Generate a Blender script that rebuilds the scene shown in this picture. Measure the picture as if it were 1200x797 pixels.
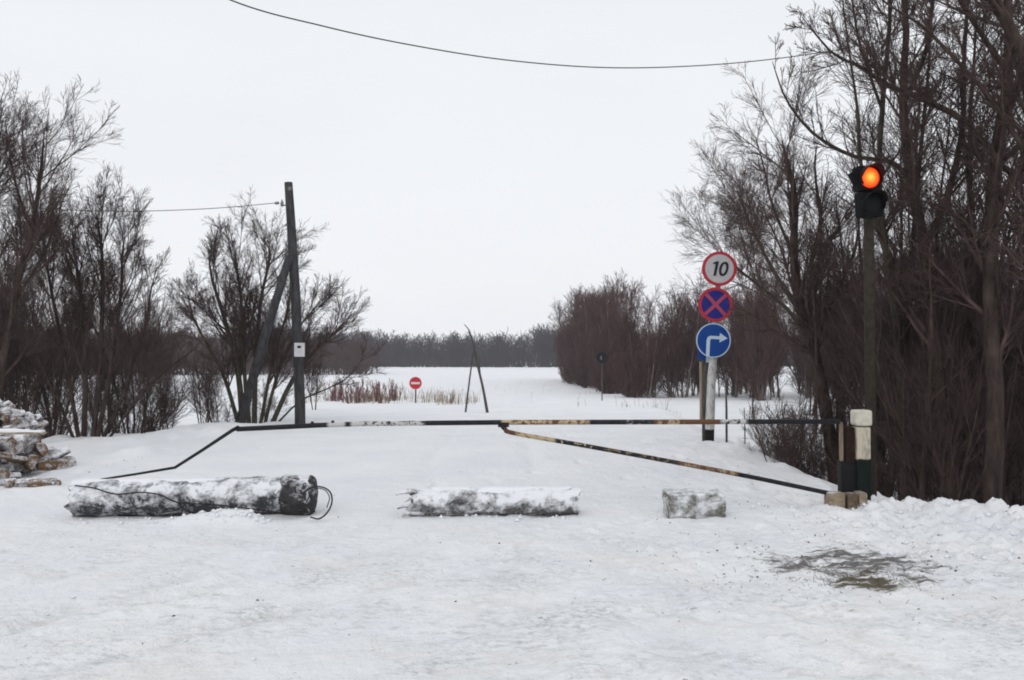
import bpy, bmesh, math, random
import numpy as np
from mathutils import Vector, Matrix

for o in list(bpy.data.objects):
    bpy.data.objects.remove(o)
scene = bpy.context.scene
COL = scene.collection
PI = math.pi
HZ = 416.0                      # horizon row in the photograph (1200 x 797)
FP = 942.0                      # focal length in photograph pixels
TH = math.atan((HZ - 398.5) / FP)
CAMZ = 1.6

# ------------------------------------------------------------------ camera
cam = bpy.data.cameras.new('camera')
cam.sensor_width = 36
cam.lens = FP / 1200 * 36
cam.clip_start = 0.05
cam.clip_end = 8000
camo = bpy.data.objects.new('camera', cam)
COL.objects.link(camo)
camo.location = (0, 0, CAMZ)
camo.rotation_euler = (PI / 2 + TH, 0, 0)
scene.camera = camo

# ------------------------------------------------------------------ light
world = bpy.data.worlds.new('World')
scene.world = world
world.use_nodes = True
wt = world.node_tree
wt.nodes.clear()
wo = wt.nodes.new('ShaderNodeOutputWorld')
SUN_EL, SUN_AZ = math.radians(38), math.radians(200)   # behind thick cloud
sky = wt.nodes.new('ShaderNodeTexSky')
sky.sky_type = 'NISHITA'
sky.sun_disc = False
sky.sun_elevation = SUN_EL
sky.sun_rotation = SUN_AZ
sky.dust_density = 6
sky.ozone_density = 1
b1 = wt.nodes.new('ShaderNodeBackground'); b1.inputs[1].default_value = 0.05
wt.links.new(sky.outputs[0], b1.inputs[0])
# the closed cloud deck: pale grey, a little brighter and bluer towards the horizon
tc = wt.nodes.new('ShaderNodeTexCoord')
sep = wt.nodes.new('ShaderNodeSeparateXYZ')
wt.links.new(tc.outputs['Generated'], sep.inputs[0])
rp = wt.nodes.new('ShaderNodeValToRGB')
rp.color_ramp.elements[0].position = 0.0; rp.color_ramp.elements[0].color = (0.842, 0.854, 0.884, 1)
rp.color_ramp.elements[1].position = 0.8; rp.color_ramp.elements[1].color = (0.782, 0.813, 0.846, 1)
wt.links.new(sep.outputs[2], rp.inputs[0])
nz = wt.nodes.new('ShaderNodeTexNoise'); nz.inputs['Scale'].default_value = 2.2; nz.inputs['Detail'].default_value = 4
mp = wt.nodes.new('ShaderNodeMapping'); mp.inputs['Scale'].default_value = (1, 1, 3.5)
wt.links.new(tc.outputs['Generated'], mp.inputs[0]); wt.links.new(mp.outputs[0], nz.inputs[0])
mr = wt.nodes.new('ShaderNodeMapRange'); mr.inputs[3].default_value = 0.94; mr.inputs[4].default_value = 1.05
wt.links.new(nz.outputs[0], mr.inputs[0])
mu = wt.nodes.new('ShaderNodeMix'); mu.data_type = 'RGBA'; mu.blend_type = 'MULTIPLY'; mu.inputs[0].default_value = 1
wt.links.new(rp.outputs[0], mu.inputs[6]); wt.links.new(mr.outputs[0], mu.inputs[7])
b2 = wt.nodes.new('ShaderNodeBackground'); b2.inputs[1].default_value = 1.09
wt.links.new(mu.outputs[2], b2.inputs[0])
mx = wt.nodes.new('ShaderNodeMixShader'); mx.inputs[0].default_value = 0.93
wt.links.new(b1.outputs[0], mx.inputs[1]); wt.links.new(b2.outputs[0], mx.inputs[2])
wt.links.new(mx.outputs[0], wo.inputs[0])

sl = bpy.data.lights.new('sun', 'SUN')
sl.energy = 0.5; sl.angle = math.radians(40); sl.color = (1, 0.97, 0.93)
so = bpy.data.objects.new('sun', sl); COL.objects.link(so)
sd = Vector((math.sin(SUN_AZ) * math.cos(SUN_EL), math.cos(SUN_AZ) * math.cos(SUN_EL), math.sin(SUN_EL)))
so.rotation_euler = sd.to_track_quat('Z', 'Y').to_euler()

vs = scene.view_settings
vs.view_transform = 'Standard'; vs.look = 'None'; vs.gamma = 1; vs.exposure = 0.07
vs.use_curve_mapping = False
scene.cycles.max_bounces = 6
scene.cycles.diffuse_bounces = 3
scene.cycles.volume_bounces = 2
scene.cycles.filter_width = 1.9

# ------------------------------------------------------------------ helpers
def at(px, py, Y):
    """point at distance Y in front of the camera seen at photograph pixel px, py"""
    dx, dz = (px - 600) / FP, (398.5 - py) / FP
    d = Vector((dx, math.cos(TH) - dz * math.sin(TH), math.sin(TH) + dz * math.cos(TH)))
    return Vector((0, 0, CAMZ)) + d * (Y / d.y)

def H(ix, iy, s):
    v = np.sin(ix * 127.1 + iy * 311.7 + s * 74.7) * 43758.5453
    return v - np.floor(v)

def vnoise(x, y, s=0):
    ix, iy = np.floor(x), np.floor(y)
    fx, fy = x - ix, y - iy
    fx = fx * fx * (3 - 2 * fx); fy = fy * fy * (3 - 2 * fy)
    a, b = H(ix, iy, s), H(ix + 1, iy, s)
    c, d = H(ix, iy + 1, s), H(ix + 1, iy + 1, s)
    return (a + (b - a) * fx) * (1 - fy) + (c + (d - c) * fx) * fy - 0.5

def fbm(x, y, s=0, n=4):
    r, amp = 0, 1.0
    for k in range(n):
        r = r + vnoise(x * 2 ** k + k * 17.3, y * 2 ** k - k * 9.1, s + k) * amp
        amp *= 0.5
    return r

def sm(t):
    t = np.clip(t, 0, 1)
    return t * t * (3 - 2 * t)

def bump(x, y, cx, cy, rx, ry, h):
    return h * np.exp(-((x - cx) / rx) ** 2 - ((y - cy) / ry) ** 2)

def g(x, y):
    """height of the snow"""
    x = np.asarray(x, float); y = np.asarray(y, float)
    base = -0.03 * np.maximum(y - 15, 0)
    base = np.where(base < -1.2, -1.2 + 0.45 * np.tanh((base + 1.2) / 0.45), base)
    w = fbm(x * 0.35, y * 0.35, 3, 3)
    # right hand side of the causeway drops to the flooded meadow
    ex = 3.75 + np.maximum(y - 15, 0) * 0.105 + w * 0.5 - sm((y - 10) / 3) * 0.1 * (y < 15)
    ey = 8.55 + fbm(x * 0.9, x * 0 + 5, 8, 3) * 0.5
    mr_ = sm((x - ex) / 1.7) * sm((y - ey) / 1.1)
    # left hand side
    el = -8.3 + sm((y - 15) / 6) * 1.7 - np.maximum(y - 24, 0) * 0.5 + w * 0.8
    ml = sm((el - x) / 2.2) * sm((y - 12.2 - 0.5 * np.maximum(-8 - x, 0)) / 2.5)
    low = np.minimum(base, -1.0)
    z = base + (low - base) * np.maximum(mr_, ml)
    # soft undulation
    z = z + fbm(x * 0.5, y * 0.5, 11, 3) * 0.07 * sm((y - 9) / 4) * (0.25 + 0.75 * sm((24 - y) / 8)) * sm((75 - y) / 30)
    z = z + fbm(x * 0.01, y * 0.01, 12, 2) * 0.15 * sm((y - 80) / 80)
    # trampled, driven foreground
    nf = sm((9.5 - y) / 2.5)
    rough = 0.55 + 0.9 * sm((x + 1.2) / 2.5)
    z = z + nf * rough * (fbm(x * 2.2, y * 2.2, 21, 4) * 0.035 + fbm(x * 12, y * 9, 22, 3) * 0.018 + np.maximum(fbm(x * 7, y * 7, 25, 3) - 0.25, 0) * 0.05)
    # old wheel ruts leading under the barrier, and the driven loop in front
    c0 = -0.9 + 0.03 * y + 0.25 * np.sin(y * 0.22)
    for off in (-0.75, 0.75):
        z = z - 0.05 * np.exp(-((x - c0 - off) / 0.16) ** 2) * (0.5 + vnoise(x * 3, y * 1.3, 51)) * sm((y - 9.5) / 2) * sm((60 - y) / 20)
    for k_, (sl_, of_) in enumerate(((0.75, -4.6), (0.75, -3.4), (0.42, -4.9), (0.42, -3.9), (-0.5, 5.6), (-0.5, 6.5))):
        dd = (x - (of_ + sl_ * (y - 3.0) * 1.3)) / 0.13
        z = z - 0.016 * np.exp(-dd ** 2) * 2.2 * (0.55 + vnoise(x * 5, y * 5, 60 + k_)) * nf
        z = z + 0.012 * np.exp(-(np.abs(dd) - 1.9) ** 2 * 2) * (0.5 + vnoise(x * 6, y * 6, 70 + k_)) * nf
    # ploughed bank with lumps on the right
    bk = sm((x - 2.4 - (8.0 - y) * 0.2) / 1.6) * sm((y - 5.3 - 0.1 * x) / 1.6) * (1 - mr_) * sm((10.2 - y) / 1.2)
    lump = fbm(x * 4.5, y * 5.5, 31, 4)
    z = z + bk * (-0.035 + lump * 0.13 + np.maximum(lump, 0) * 0.05 + fbm(x * 13, y * 13, 33, 3) * 0.03)
    z = z + bump(x, y, 4.5, 8.2, 0.3, 0.3, 0.06)
    # drifts
    z = z + bump(x, y, -7.3, 14.6, 0.9, 1.2, 0.10) + bump(x, y, -6.6, 17.3, 0.8, 1.2, 0.2)
    z = z + bump(x, y, -6.2, 18.5, 1.0, 1.2, 0.1) + bump(x, y, -9.3, 13.3, 1.4, 1.0, 0.06)
    z = z + bump(x, y, 3.3, 13.6, 1.5, 1.3, 0.04) + bump(x, y, 2.9, 12.2, 1.0, 1.4, 0.08)
    # snow pushed against the logs and the gate post
    z = z + bump(x, y, -2.85, 7.72, 0.42, 0.13, 0.10) + bump(x, y, -2.55, 7.72, 0.2, 0.12, 0.05)
    # ragged drift crests along both edges and round the sign post
    edge_l = sm((-4.6 - x) / 1.2) * sm((y - 9.5) / 2) * sm((19 - y) / 2) * (1 - ml)
    z = z + edge_l * np.maximum(fbm(x * 1.5, y * 1.1, 61, 4), -0.05) * 0.20
    edge_r = sm((x - 1.4) / 1.2) * sm((y - 8.8) / 1.2) * sm((17 - y) / 2) * (1 - mr_)
    z = z + edge_r * np.maximum(fbm(x * 1.9, y * 1.3, 62, 4), -0.05) * 0.11
    fine = sm((12.5 - y) / 3)
    z = z + fine * 0.03 * fbm(x * 5, y * 6, 41, 3) * sm((y - 8.2) / 1)
    ft_ = np.maximum(fbm(x * 3.3, y * 2.6, 45, 2) - 0.38, 0)
    z = z - 0.22 * ft_ * sm((y - 8.4) / 1.5) * sm((28 - y) / 6) * (1 - mr_)
    return z

def gz(x, y):
    return float(g(x, y))

def mat(name):
    m = bpy.data.materials.new(name)
    m.use_nodes = True
    nt = m.node_tree
    b = nt.nodes['Principled BSDF']
    b.inputs['Specular IOR Level'].default_value = 0.1
    return m, nt, b

def N(nt, t, **kw):
    n = nt.nodes.new(t)
    for k, v in kw.items():
        if k in n.inputs: n.inputs[k].default_value = v
        else: setattr(n, k, v)
    return n

def noise(nt, co, scale, detail=4, rough=0.55, dist=0.0):
    n = N(nt, 'ShaderNodeTexNoise', Scale=scale, Detail=detail, Roughness=rough, Distortion=dist)
    if co is not None: nt.links.new(co, n.inputs['Vector'])
    return n.outputs[0]

def rng(nt, v, a, b, c=0.0, d=1.0):
    n = N(nt, 'ShaderNodeMapRange')
    nt.links.new(v, n.inputs[0])
    for i, q in enumerate((a, b, c, d)): n.inputs[i + 1].default_value = q
    return n.outputs[0]

def mix(nt, f, a, b, mode='MIX'):
    n = N(nt, 'ShaderNodeMix', data_type='RGBA', blend_type=mode)
    for i, v in ((0, f), (6, a), (7, b)):
        if isinstance(v, (int, float)): n.inputs[i].default_value = v
        elif isinstance(v, tuple): n.inputs[i].default_value = (*v, 1) if len(v) == 3 else v
        else: nt.links.new(v, n.inputs[i])
    return n.outputs[2]

def math_(nt, op, a, b=None):
    n = N(nt, 'ShaderNodeMath', operation=op)
    for i, v in ((0, a), (1, b)):
        if v is None: continue
        if isinstance(v, (int, float)): n.inputs[i].default_value = v
        else: nt.links.new(v, n.inputs[i])
    return n.outputs[0]

def obco(nt, scale=(1, 1, 1)):
    t = N(nt, 'ShaderNodeTexCoord')
    m = N(nt, 'ShaderNodeMapping'); m.inputs['Scale'].default_value = scale
    nt.links.new(t.outputs['Object'], m.inputs[0])
    return m.outputs[0]

def addbump(nt, b, h, strength=0.4, dist=0.01):
    n = N(nt, 'ShaderNodeBump', Strength=strength, Distance=dist)
    nt.links.new(h, n.inputs['Height']); nt.links.new(n.outputs[0], b.inputs['Normal'])

SNOW = (0.83, 0.84, 0.87)

def plain(name, col, rough=0.7, var=0.3, scale=30, metal=0.0, bump=0.15):
    m, nt, b = mat(name)
    co = obco(nt)
    v = noise(nt, co, scale)
    c = mix(nt, rng(nt, v, 0.3, 0.7), tuple(k * (1 - var) for k in col), tuple(min(1, k * (1 + var)) for k in col))
    nt.links.new(c, b.inputs['Base Color'])
    b.inputs['Roughness'].default_value = rough; b.inputs['Metallic'].default_value = metal
    addbump(nt, b, v, bump, 0.004)
    return m

def bark(name, col, col2, snow=0.0, scale=14):
    m, nt, b = mat(name)
    co = obco(nt, (1, 1, 0.25))
    v = noise(nt, co, scale, 5)
    c = mix(nt, rng(nt, v, 0.3, 0.7), col, col2)
    if snow:
        geo = N(nt, 'ShaderNodeNewGeometry'); s = N(nt, 'ShaderNodeSeparateXYZ')
        nt.links.new(geo.outputs['Normal'], s.inputs[0])
        up = math_(nt, 'ADD', s.outputs[2], math_(nt, 'MULTIPLY', math_(nt, 'SUBTRACT', noise(nt, obco(nt), 4), 0.5), 1.2))
        c = mix(nt, rng(nt, up, 1 - snow, 1.08 - snow), c, SNOW)
    nt.links.new(c, b.inputs['Base Color'])
    b.inputs['Roughness'].default_value = 0.9
    return m

M = {}
M['bark'] = bark('bark_dark', (0.022, 0.015, 0.013), (0.075, 0.056, 0.047))
M['bark_green'] = bark('bark_greenish', (0.035, 0.032, 0.022), (0.085, 0.076, 0.055))
M['twig'] = bark('twig_brown', (0.052, 0.034, 0.031), (0.112, 0.077, 0.072))
M['bark_far'] = bark('bark_far', (0.07, 0.052, 0.047), (0.26, 0.22, 0.20), scale=5)
M['twig_far'] = bark('twig_far', (0.065, 0.036, 0.034), (0.13, 0.076, 0.071), scale=2)
M['twig_line'] = bark('twig_line', (0.040, 0.031, 0.038), (0.062, 0.050, 0.058), scale=0.3)
M['twig_red'] = bark('twig_red', (0.12, 0.045, 0.045), (0.20, 0.10, 0.09), scale=6)
M['reed'] = plain('dry_grass', (0.30, 0.23, 0.15))
M['wood_old'] = bark('weathered_wood', (0.05, 0.046, 0.046), (0.115, 0.105, 0.10), scale=25)
M['black'] = plain('black_paint', (0.012, 0.012, 0.014), 0.55)
M['housing'] = plain('lamp_housing', (0.006, 0.006, 0.007), 0.75, 0.15)
M['steel'] = plain('grey_steel', (0.16, 0.16, 0.165), 0.5, metal=0.5)
M['cable'] = plain('cable_black', (0.03, 0.028, 0.028), 0.7)
M['white_box'] = plain('white_box', (0.62, 0.62, 0.64), 0.6, 0.1, 12)
M['sign_back'] = plain('sign_back', (0.035, 0.03, 0.03), 0.7)
M['s_white'] = plain('sign_white', (0.62, 0.62, 0.64), 0.5, 0.08, 8, bump=0.02)
M['s_grey'] = plain('sign_speed_face', (0.50, 0.49, 0.50), 0.5, 0.08, 8, bump=0.02)
M['s_red'] = plain('sign_red', (0.46, 0.035, 0.055), 0.45, 0.12, 8, bump=0.02)
M['s_blue'] = plain('sign_blue', (0.012, 0.060, 0.27), 0.4, 0.12, 8, bump=0.02)
M['s_violet'] = plain('sign_dark_blue', (0.022, 0.028, 0.20), 0.4, 0.12, 8, bump=0.02)
M['s_arrow'] = plain('sign_arrow', (0.50, 0.62, 0.74), 0.5, 0.06, 8, bump=0.02)
M['s_black'] = plain('sign_black', (0.03, 0.03, 0.035), 0.5, 0.1, 8)
M['insul'] = plain('porcelain', (0.25, 0.24, 0.24), 0.3)
M['cut'] = plain('cut_wood', (0.2, 0.12, 0.07), 0.85, 0.35, 18)

# --- snow ground
def snow_mat():
    m, nt, b = mat('snow_ground')
    co = obco(nt)
    P = N(nt, 'ShaderNodeTexCoord').outputs['Object']
    s = N(nt, 'ShaderNodeSeparateXYZ'); nt.links.new(P, s.inputs[0])
    X, Y = s.outputs[0], s.outputs[1]
    big = noise(nt, co, 0.7, 4)
    c = mix(nt, rng(nt, big, 0.35, 0.65), (0.80, 0.81, 0.84), (0.86, 0.862, 0.875))
    # packed grey snow where wheels and feet passed
    near = rng(nt, Y, 8.3, 6.2)
    n2 = noise(nt, obco(nt, (1, 1.5, 1)), 1.1, 6, 0.7, 0.6)
    n3 = noise(nt, obco(nt, (1, 1.8, 1)), 16, 5, 0.75)
    f = math_(nt, 'MULTIPLY', rng(nt, n2, 0.46, 0.66), rng(nt, n3, 0.45, 0.62))
    sc_ = math_(nt, 'MULTIPLY', rng(nt, noise(nt, obco(nt, (1, 2.2, 1)), 6, 6, 0.8), 0.52, 0.60), rng(nt, noise(nt, co, 0.8, 3), 0.42, 0.6))
    f = math_(nt, 'MULTIPLY', math_(nt, 'MULTIPLY', math_(nt, 'MAXIMUM', f, math_(nt, 'MULTIPLY', sc_, 0.55)), near), 0.9)
    c = mix(nt, f, c, (0.40, 0.395, 0.39))
    # grey packed wheel marks; the faint shading of the ruts is put into this grey too
    wn = rng(nt, noise(nt, obco(nt, (1, 1.4, 1)), 9, 6, 0.75), 0.42, 0.62)
    wb = rng(nt, noise(nt, co, 1.3, 3), 0.40, 0.58)
    for (sl_, of_) in ((0.75, -4.6), (0.75, -3.4), (0.42, -4.9), (0.42, -3.9), (-0.5, 5.6), (-0.5, 6.5), (0.1, -0.4), (0.12, 0.7)):
        ln = math_(nt, 'ADD', math_(nt, 'MULTIPLY', math_(nt, 'SUBTRACT', Y, 3.0), sl_ * 1.3), of_)
        ln = math_(nt, 'ADD', ln, math_(nt, 'MULTIPLY', math_(nt, 'SUBTRACT', noise(nt, co, 1.0, 2), 0.5), 0.35))
        dd = math_(nt, 'ABSOLUTE', math_(nt, 'SUBTRACT', X, ln))
        mk = math_(nt, 'MULTIPLY', math_(nt, 'MULTIPLY', rng(nt, dd, 0.20, 0.04), wn), math_(nt, 'MULTIPLY', wb, near))
        c = mix(nt, math_(nt, 'MULTIPLY', mk, 0.42), c, (0.50, 0.49, 0.475))
    # yellowish tint of driven snow
    n5 = noise(nt, co, 0.9, 3)
    c = mix(nt, math_(nt, 'MULTIPLY', rng(nt, n5, 0.5, 0.75), near), c, (0.80, 0.785, 0.765))
    # small dirt flecks
    fl = math_(nt, 'MULTIPLY', rng(nt, noise(nt, obco(nt, (1, 1.6, 1)), 28, 2, 0.5), 0.665, 0.74), rng(nt, noise(nt, co, 2.2, 4), 0.5, 0.62))
    c = mix(nt, math_(nt, 'MULTIPLY', math_(nt, 'MULTIPLY', fl, rng(nt, Y, 13, 9)), 0.8), c, (0.16, 0.145, 0.125))
    # bare scraped patch on the right
    def blob(cx, cy, rx, ry):
        a = math_(nt, 'POWER', math_(nt, 'DIVIDE', math_(nt, 'SUBTRACT', X, cx), rx), 2)
        a.node.inputs[0].default_value = 0
        dx = math_(nt, 'DIVIDE', math_(nt, 'SUBTRACT', X, cx), rx)
        dy = math_(nt, 'DIVIDE', math_(nt, 'SUBTRACT', Y, cy), ry)
        q = math_(nt, 'ADD', math_(nt, 'MULTIPLY', dx, dx), math_(nt, 'MULTIPLY', dy, dy))
        return rng(nt, q, 1.0, 0.0)
    n4 = noise(nt, obco(nt, (1.0, 2.6, 1)), 3.6, 8, 0.74, 0.2)
    for (cx, cy, rx, ry, amt, colr) in ((2.62, 6.2, 1.0, 0.72, 0.27, (0.16, 0.15, 0.145)), (2.5, 5.65, 0.5, 0.34, 0.27, (0.125, 0.108, 0.08))):
        bl = blob(cx, cy, rx, ry)
        th = math_(nt, 'ADD', math_(nt, 'MULTIPLY', bl, amt), n4)
        c = mix(nt, rng(nt, th, 0.66, 0.76), c, colr)
    nt.links.new(c, b.inputs['Base Color'])
    b.inputs['Roughness'].default_value = 0.95
    h = math_(nt, 'ADD', math_(nt, 'MULTIPLY', noise(nt, co, 9, 5, 0.65), 1.0), math_(nt, 'MULTIPLY', noise(nt, co, 55, 3, 0.6), 0.25))
    addbump(nt, b, h, 0.7, 0.06)
    return m
M['snow'] = snow_mat()
m, nt, b = mat('snow_clump'); b.inputs['Base Color'].default_value = (*SNOW, 1); b.inputs['Roughness'].default_value = 0.95
addbump(nt, b, noise(nt, obco(nt), 40), 0.5, 0.02)
M['clump'] = m

def link(o, parent=None):
    COL.objects.link(o)
    if parent is not None: o.parent = parent
    return o

def tag(o, label=None, cat=None, group=None, kind=None):
    if label: o['label'] = label
    if cat: o['category'] = cat
    if group: o['group'] = group
    if kind: o['kind'] = kind
    return o

def empty(name, loc, rz=0.0):
    o = bpy.data.objects.new(name, None)
    o.empty_display_size = 0.3
    o.location = loc; o.rotation_euler = (0, 0, rz)
    return link(o)

def mesh_np(name, V, F, m, parent=None, smooth=True):
    """V (n,3), F (k,4) quads"""
    me = bpy.data.meshes.new(name)
    V = np.asarray(V, np.float32); F = np.asarray(F, np.int32)
    me.vertices.add(len(V)); me.vertices.foreach_set('co', V.ravel())
    me.loops.add(F.size); me.loops.foreach_set('vertex_index', F.ravel())
    k = F.shape[1]
    me.polygons.add(len(F))
    me.polygons.foreach_set('loop_start', np.arange(0, F.size, k, dtype=np.int32))
    me.polygons.foreach_set('loop_total', np.full(len(F), k, np.int32))
    me.update(calc_edges=True)
    if smooth: me.shade_smooth()
    me.materials.append(m)
    o = bpy.data.objects.new(name, me)
    return link(o, parent)

def mesh_bm(name, bm, mats, parent=None, smooth=False, loc=None):
    me = bpy.data.meshes.new(name)
    bmesh.ops.recalc_face_normals(bm, faces=bm.faces)
    bm.to_mesh(me); bm.free()
    for m in (mats if isinstance(mats, (list, tuple)) else [mats]): me.materials.append(m)
    if smooth: me.shade_smooth()
    o = bpy.data.objects.new(name, me)
    if loc is not None: o.location = loc
    return link(o, parent)

def tubes(P, R, k):
    """P (N,S,3) polylines, R (N,S) radii -> verts, quads"""
    Nn, S, _ = P.shape
    T = np.gradient(P, axis=1)
    T /= np.linalg.norm(T, axis=2, keepdims=True) + 1e-9
    D = P[:, -1] - P[:, 0]
    A = np.where(np.abs(D[:, 2:3]) > 0.7 * np.linalg.norm(D, axis=1, keepdims=True), [[1., 0.13, 0]], [[0., 0.1, 1.]])
    U = np.cross(T, A[:, None, :]); U /= np.linalg.norm(U, axis=2, keepdims=True) + 1e-9
    W = np.cross(T, U)
    a = np.arange(k) * 2 * PI / k
    V = P[:, :, None, :] + R[:, :, None, None] * (np.cos(a)[None, None, :, None] * U[:, :, None, :] + np.sin(a)[None, None, :, None] * W[:, :, None, :])
    V = V.reshape(-1, 3)
    idx = np.arange(Nn * S * k).reshape(Nn, S, k)
    q = np.stack([idx[:, :-1], np.roll(idx, -1, 2)[:, :-1], np.roll(idx, -1, 2)[:, 1:], idx[:, 1:]], -1).reshape(-1, 4)
    return V, q

def join(parts):
    Vs, Fs, o = [], [], 0
    for V, F in parts:
        Vs.append(V); Fs.append(F + o); o += len(V)
    return np.concatenate(Vs), np.concatenate(Fs)

def resample(pts, S):
    pts = np.asarray(pts, float)
    n = len(pts)
    # catmull-rom
    out = []
    ext = np.vstack([2 * pts[0] - pts[1], pts, 2 * pts[-1] - pts[-2]])
    for t in np.linspace(0, n - 1, S):
        i = min(int(t), n - 2); u = t - i
        p0, p1, p2, p3 = ext[i], ext[i + 1], ext[i + 2], ext[i + 3]
        out.append(0.5 * ((2 * p1) + (-p0 + p2) * u + (2 * p0 - 5 * p1 + 4 * p2 - p3) * u * u + (-p0 + 3 * p1 - 3 * p2 + p3) * u ** 3))
    return np.array(out)

def children(rs, P, R, n, t0, t1, Llo, Lhi, ang, S, rr, rtip, trop=0.05, wob=0.12, taper=0.45):
    """grow n child shoots on each polyline"""
    Nn, S0, _ = P.shape
    length = np.linalg.norm(np.diff(P, axis=1), axis=2).sum(1)
    t = rs.uniform(t0, t1, (Nn, n)); tt = t * (S0 - 1)
    i = np.minimum(tt.astype(int), S0 - 2); u = (tt - i)[..., None]
    ar = np.arange(Nn)[:, None]
    p = P[ar, i] * (1 - u) + P[ar, i + 1] * u
    r = R[ar, i] * (1 - u[..., 0]) + R[ar, i + 1] * u[..., 0]
    T = P[ar, i + 1] - P[ar, i]; T /= np.linalg.norm(T, axis=2, keepdims=True) + 1e-9
    Q = rs.normal(size=(Nn, n, 3)); Q -= (Q * T).sum(2, keepdims=True) * T
    Q /= np.linalg.norm(Q, axis=2, keepdims=True) + 1e-9
    a = np.radians(rs.uniform(ang[0], ang[1], (Nn, n)))[..., None]
    d = (T * np.cos(a) + Q * np.sin(a)).reshape(-1, 3)
    L = (rs.uniform(Llo, Lhi, (Nn, n)) * (1 - taper * t) * length[:, None]).reshape(-1)
    p = p.reshape(-1, 3); r0 = np.maximum(r.reshape(-1) * rr, rtip)
    keep = np.repeat(length / (np.percentile(length, 65) + 1e-9), n) * (1.15 - 0.35 * t.reshape(-1)) > rs.rand(len(p))
    p, r0, d, L = p[keep], r0[keep], d[keep], L[keep]
    C = np.empty((len(p), S, 3)); C[:, 0] = p
    for s in range(1, S):
        d = d + rs.normal(size=d.shape) * wob + np.array([0, 0, trop])
        d /= np.linalg.norm(d, axis=1, keepdims=True)
        C[:, s] = C[:, s - 1] + d * (L / (S - 1))[:, None]
    f = np.linspace(0, 1, S)[None]
    CR = r0[:, None] * (1 - f) + rtip * f
    return C, CR

def stem_poly(rs, base, d, L, S, r0, r1, wob=0.06, trop=0.05):
    p = np.array(base, float); d = np.array(d, float); d /= np.linalg.norm(d)
    out = [p.copy()]
    for s in range(S - 1):
        d = d + rs.normal(size=3) * wob + [0, 0, trop]
        d /= np.linalg.norm(d); p = p + d * L / (S - 1); out.append(p.copy())
    return np.array(out), np.linspace(1, 0, S) ** 0.8 * (r0 - r1) + r1

def crown(rs, P, R, tip=0.003, n=(9, 8, 6), L=(0.3, 0.55), ang=(25, 60), t0=0.2, trop=0.06, k=3, fine=0):
    lvl1 = children(rs, P, R, int(n[0] * 1.2), t0, 0.97, L[0], L[1], ang, 9, 0.42, tip * 1.3, trop, 0.055, 0.45)
    lvl2 = children(rs, *lvl1, int(n[1] * 1.3), 0.08, 0.95, 0.28, 0.62, (18, 45), 6, 0.5, tip, trop * 0.6, 0.06, 0.5)
    parts = [tubes(*lvl1, 4), tubes(*lvl2, k)]
    if n[2]:
        lvl3 = children(rs, *lvl2, int(n[2] * 1.4), 0.06, 0.92, 0.35, 0.85, (18, 45), 4, 0.6, tip * 0.75, trop * 0.4, 0.06, 0.5)
        parts.append(tubes(*lvl3, k))
        if fine:
            lvl4 = children(rs, *lvl3, fine, 0.1, 0.9, 0.4, 0.9, (18, 45), 3, 0.7, tip * 0.6, trop * 0.3, 0.05, 0.4)
            parts.append(tubes(*lvl4, k))
    return parts

def base_flare(R, amt=0.5):
    R = R.copy(); f = np.linspace(0, 1, R.shape[-1])
    return R * (1 + amt * np.exp(-f * 18))

def build_tree(name, stems, rs, base, twig, bk, tw, side=8, **kw):
    """stems: list of (points (S,3), radii (S,)) in local coords"""
    root = empty(name, base)
    S = 14
    P = np.array([resample(p, S) for p, r in stems])
    R = np.array([np.interp(np.linspace(0, 1, S), np.linspace(0, 1, len(r)), r) for p, r in stems])
    mesh_np('trunk', *tubes(P, R, side), bk, root)
    mesh_np('crown', *join(crown(rs, P, R, tip=twig, **kw)), tw, root)
    return root

def copy_tree(o, parent=None):
    c = o.copy(); COL.objects.link(c)
    if parent is not None: c.parent = parent
    for ch in list(o.children): copy_tree(ch, c)
    return c

def random_tree(name, seed, h, nst, spread, twig, r0, bk, tw, wob=0.04, **kw):
    rs = np.random.RandomState(seed)
    stems = []
    for i in range(nst):
        a = rs.uniform(0, 2 * PI); t = spread * (0.3 + 0.7 * rs.rand()) if nst > 1 else spread * 0.3
        hh = h * rs.uniform(0.7, 1.0) if i else h
        stems.append(stem_poly(rs, (math.cos(a) * 0.12 * (nst > 1), math.sin(a) * 0.12 * (nst > 1), -0.35),
                               (math.cos(a) * t, math.sin(a) * t, 1), hh + 0.35, 12, r0 * rs.uniform(0.7, 1), twig * 1.5, wob, 0.04))
    return build_tree(name, stems, rs, (0, 0, 0), twig, bk, tw, **kw)

def px_stem(pts, Y, base, r0, r1, jit=0.0):
    """limb through photograph pixels; pts may carry their own distance"""
    P = [at(p[0], p[1], p[2] if len(p) > 2 else Y) - Vector(base) for p in pts]
    return np.array([tuple(p) for p in P]), np.linspace(1, 0, 10) ** 0.75 * (r0 - r1) + r1

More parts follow.
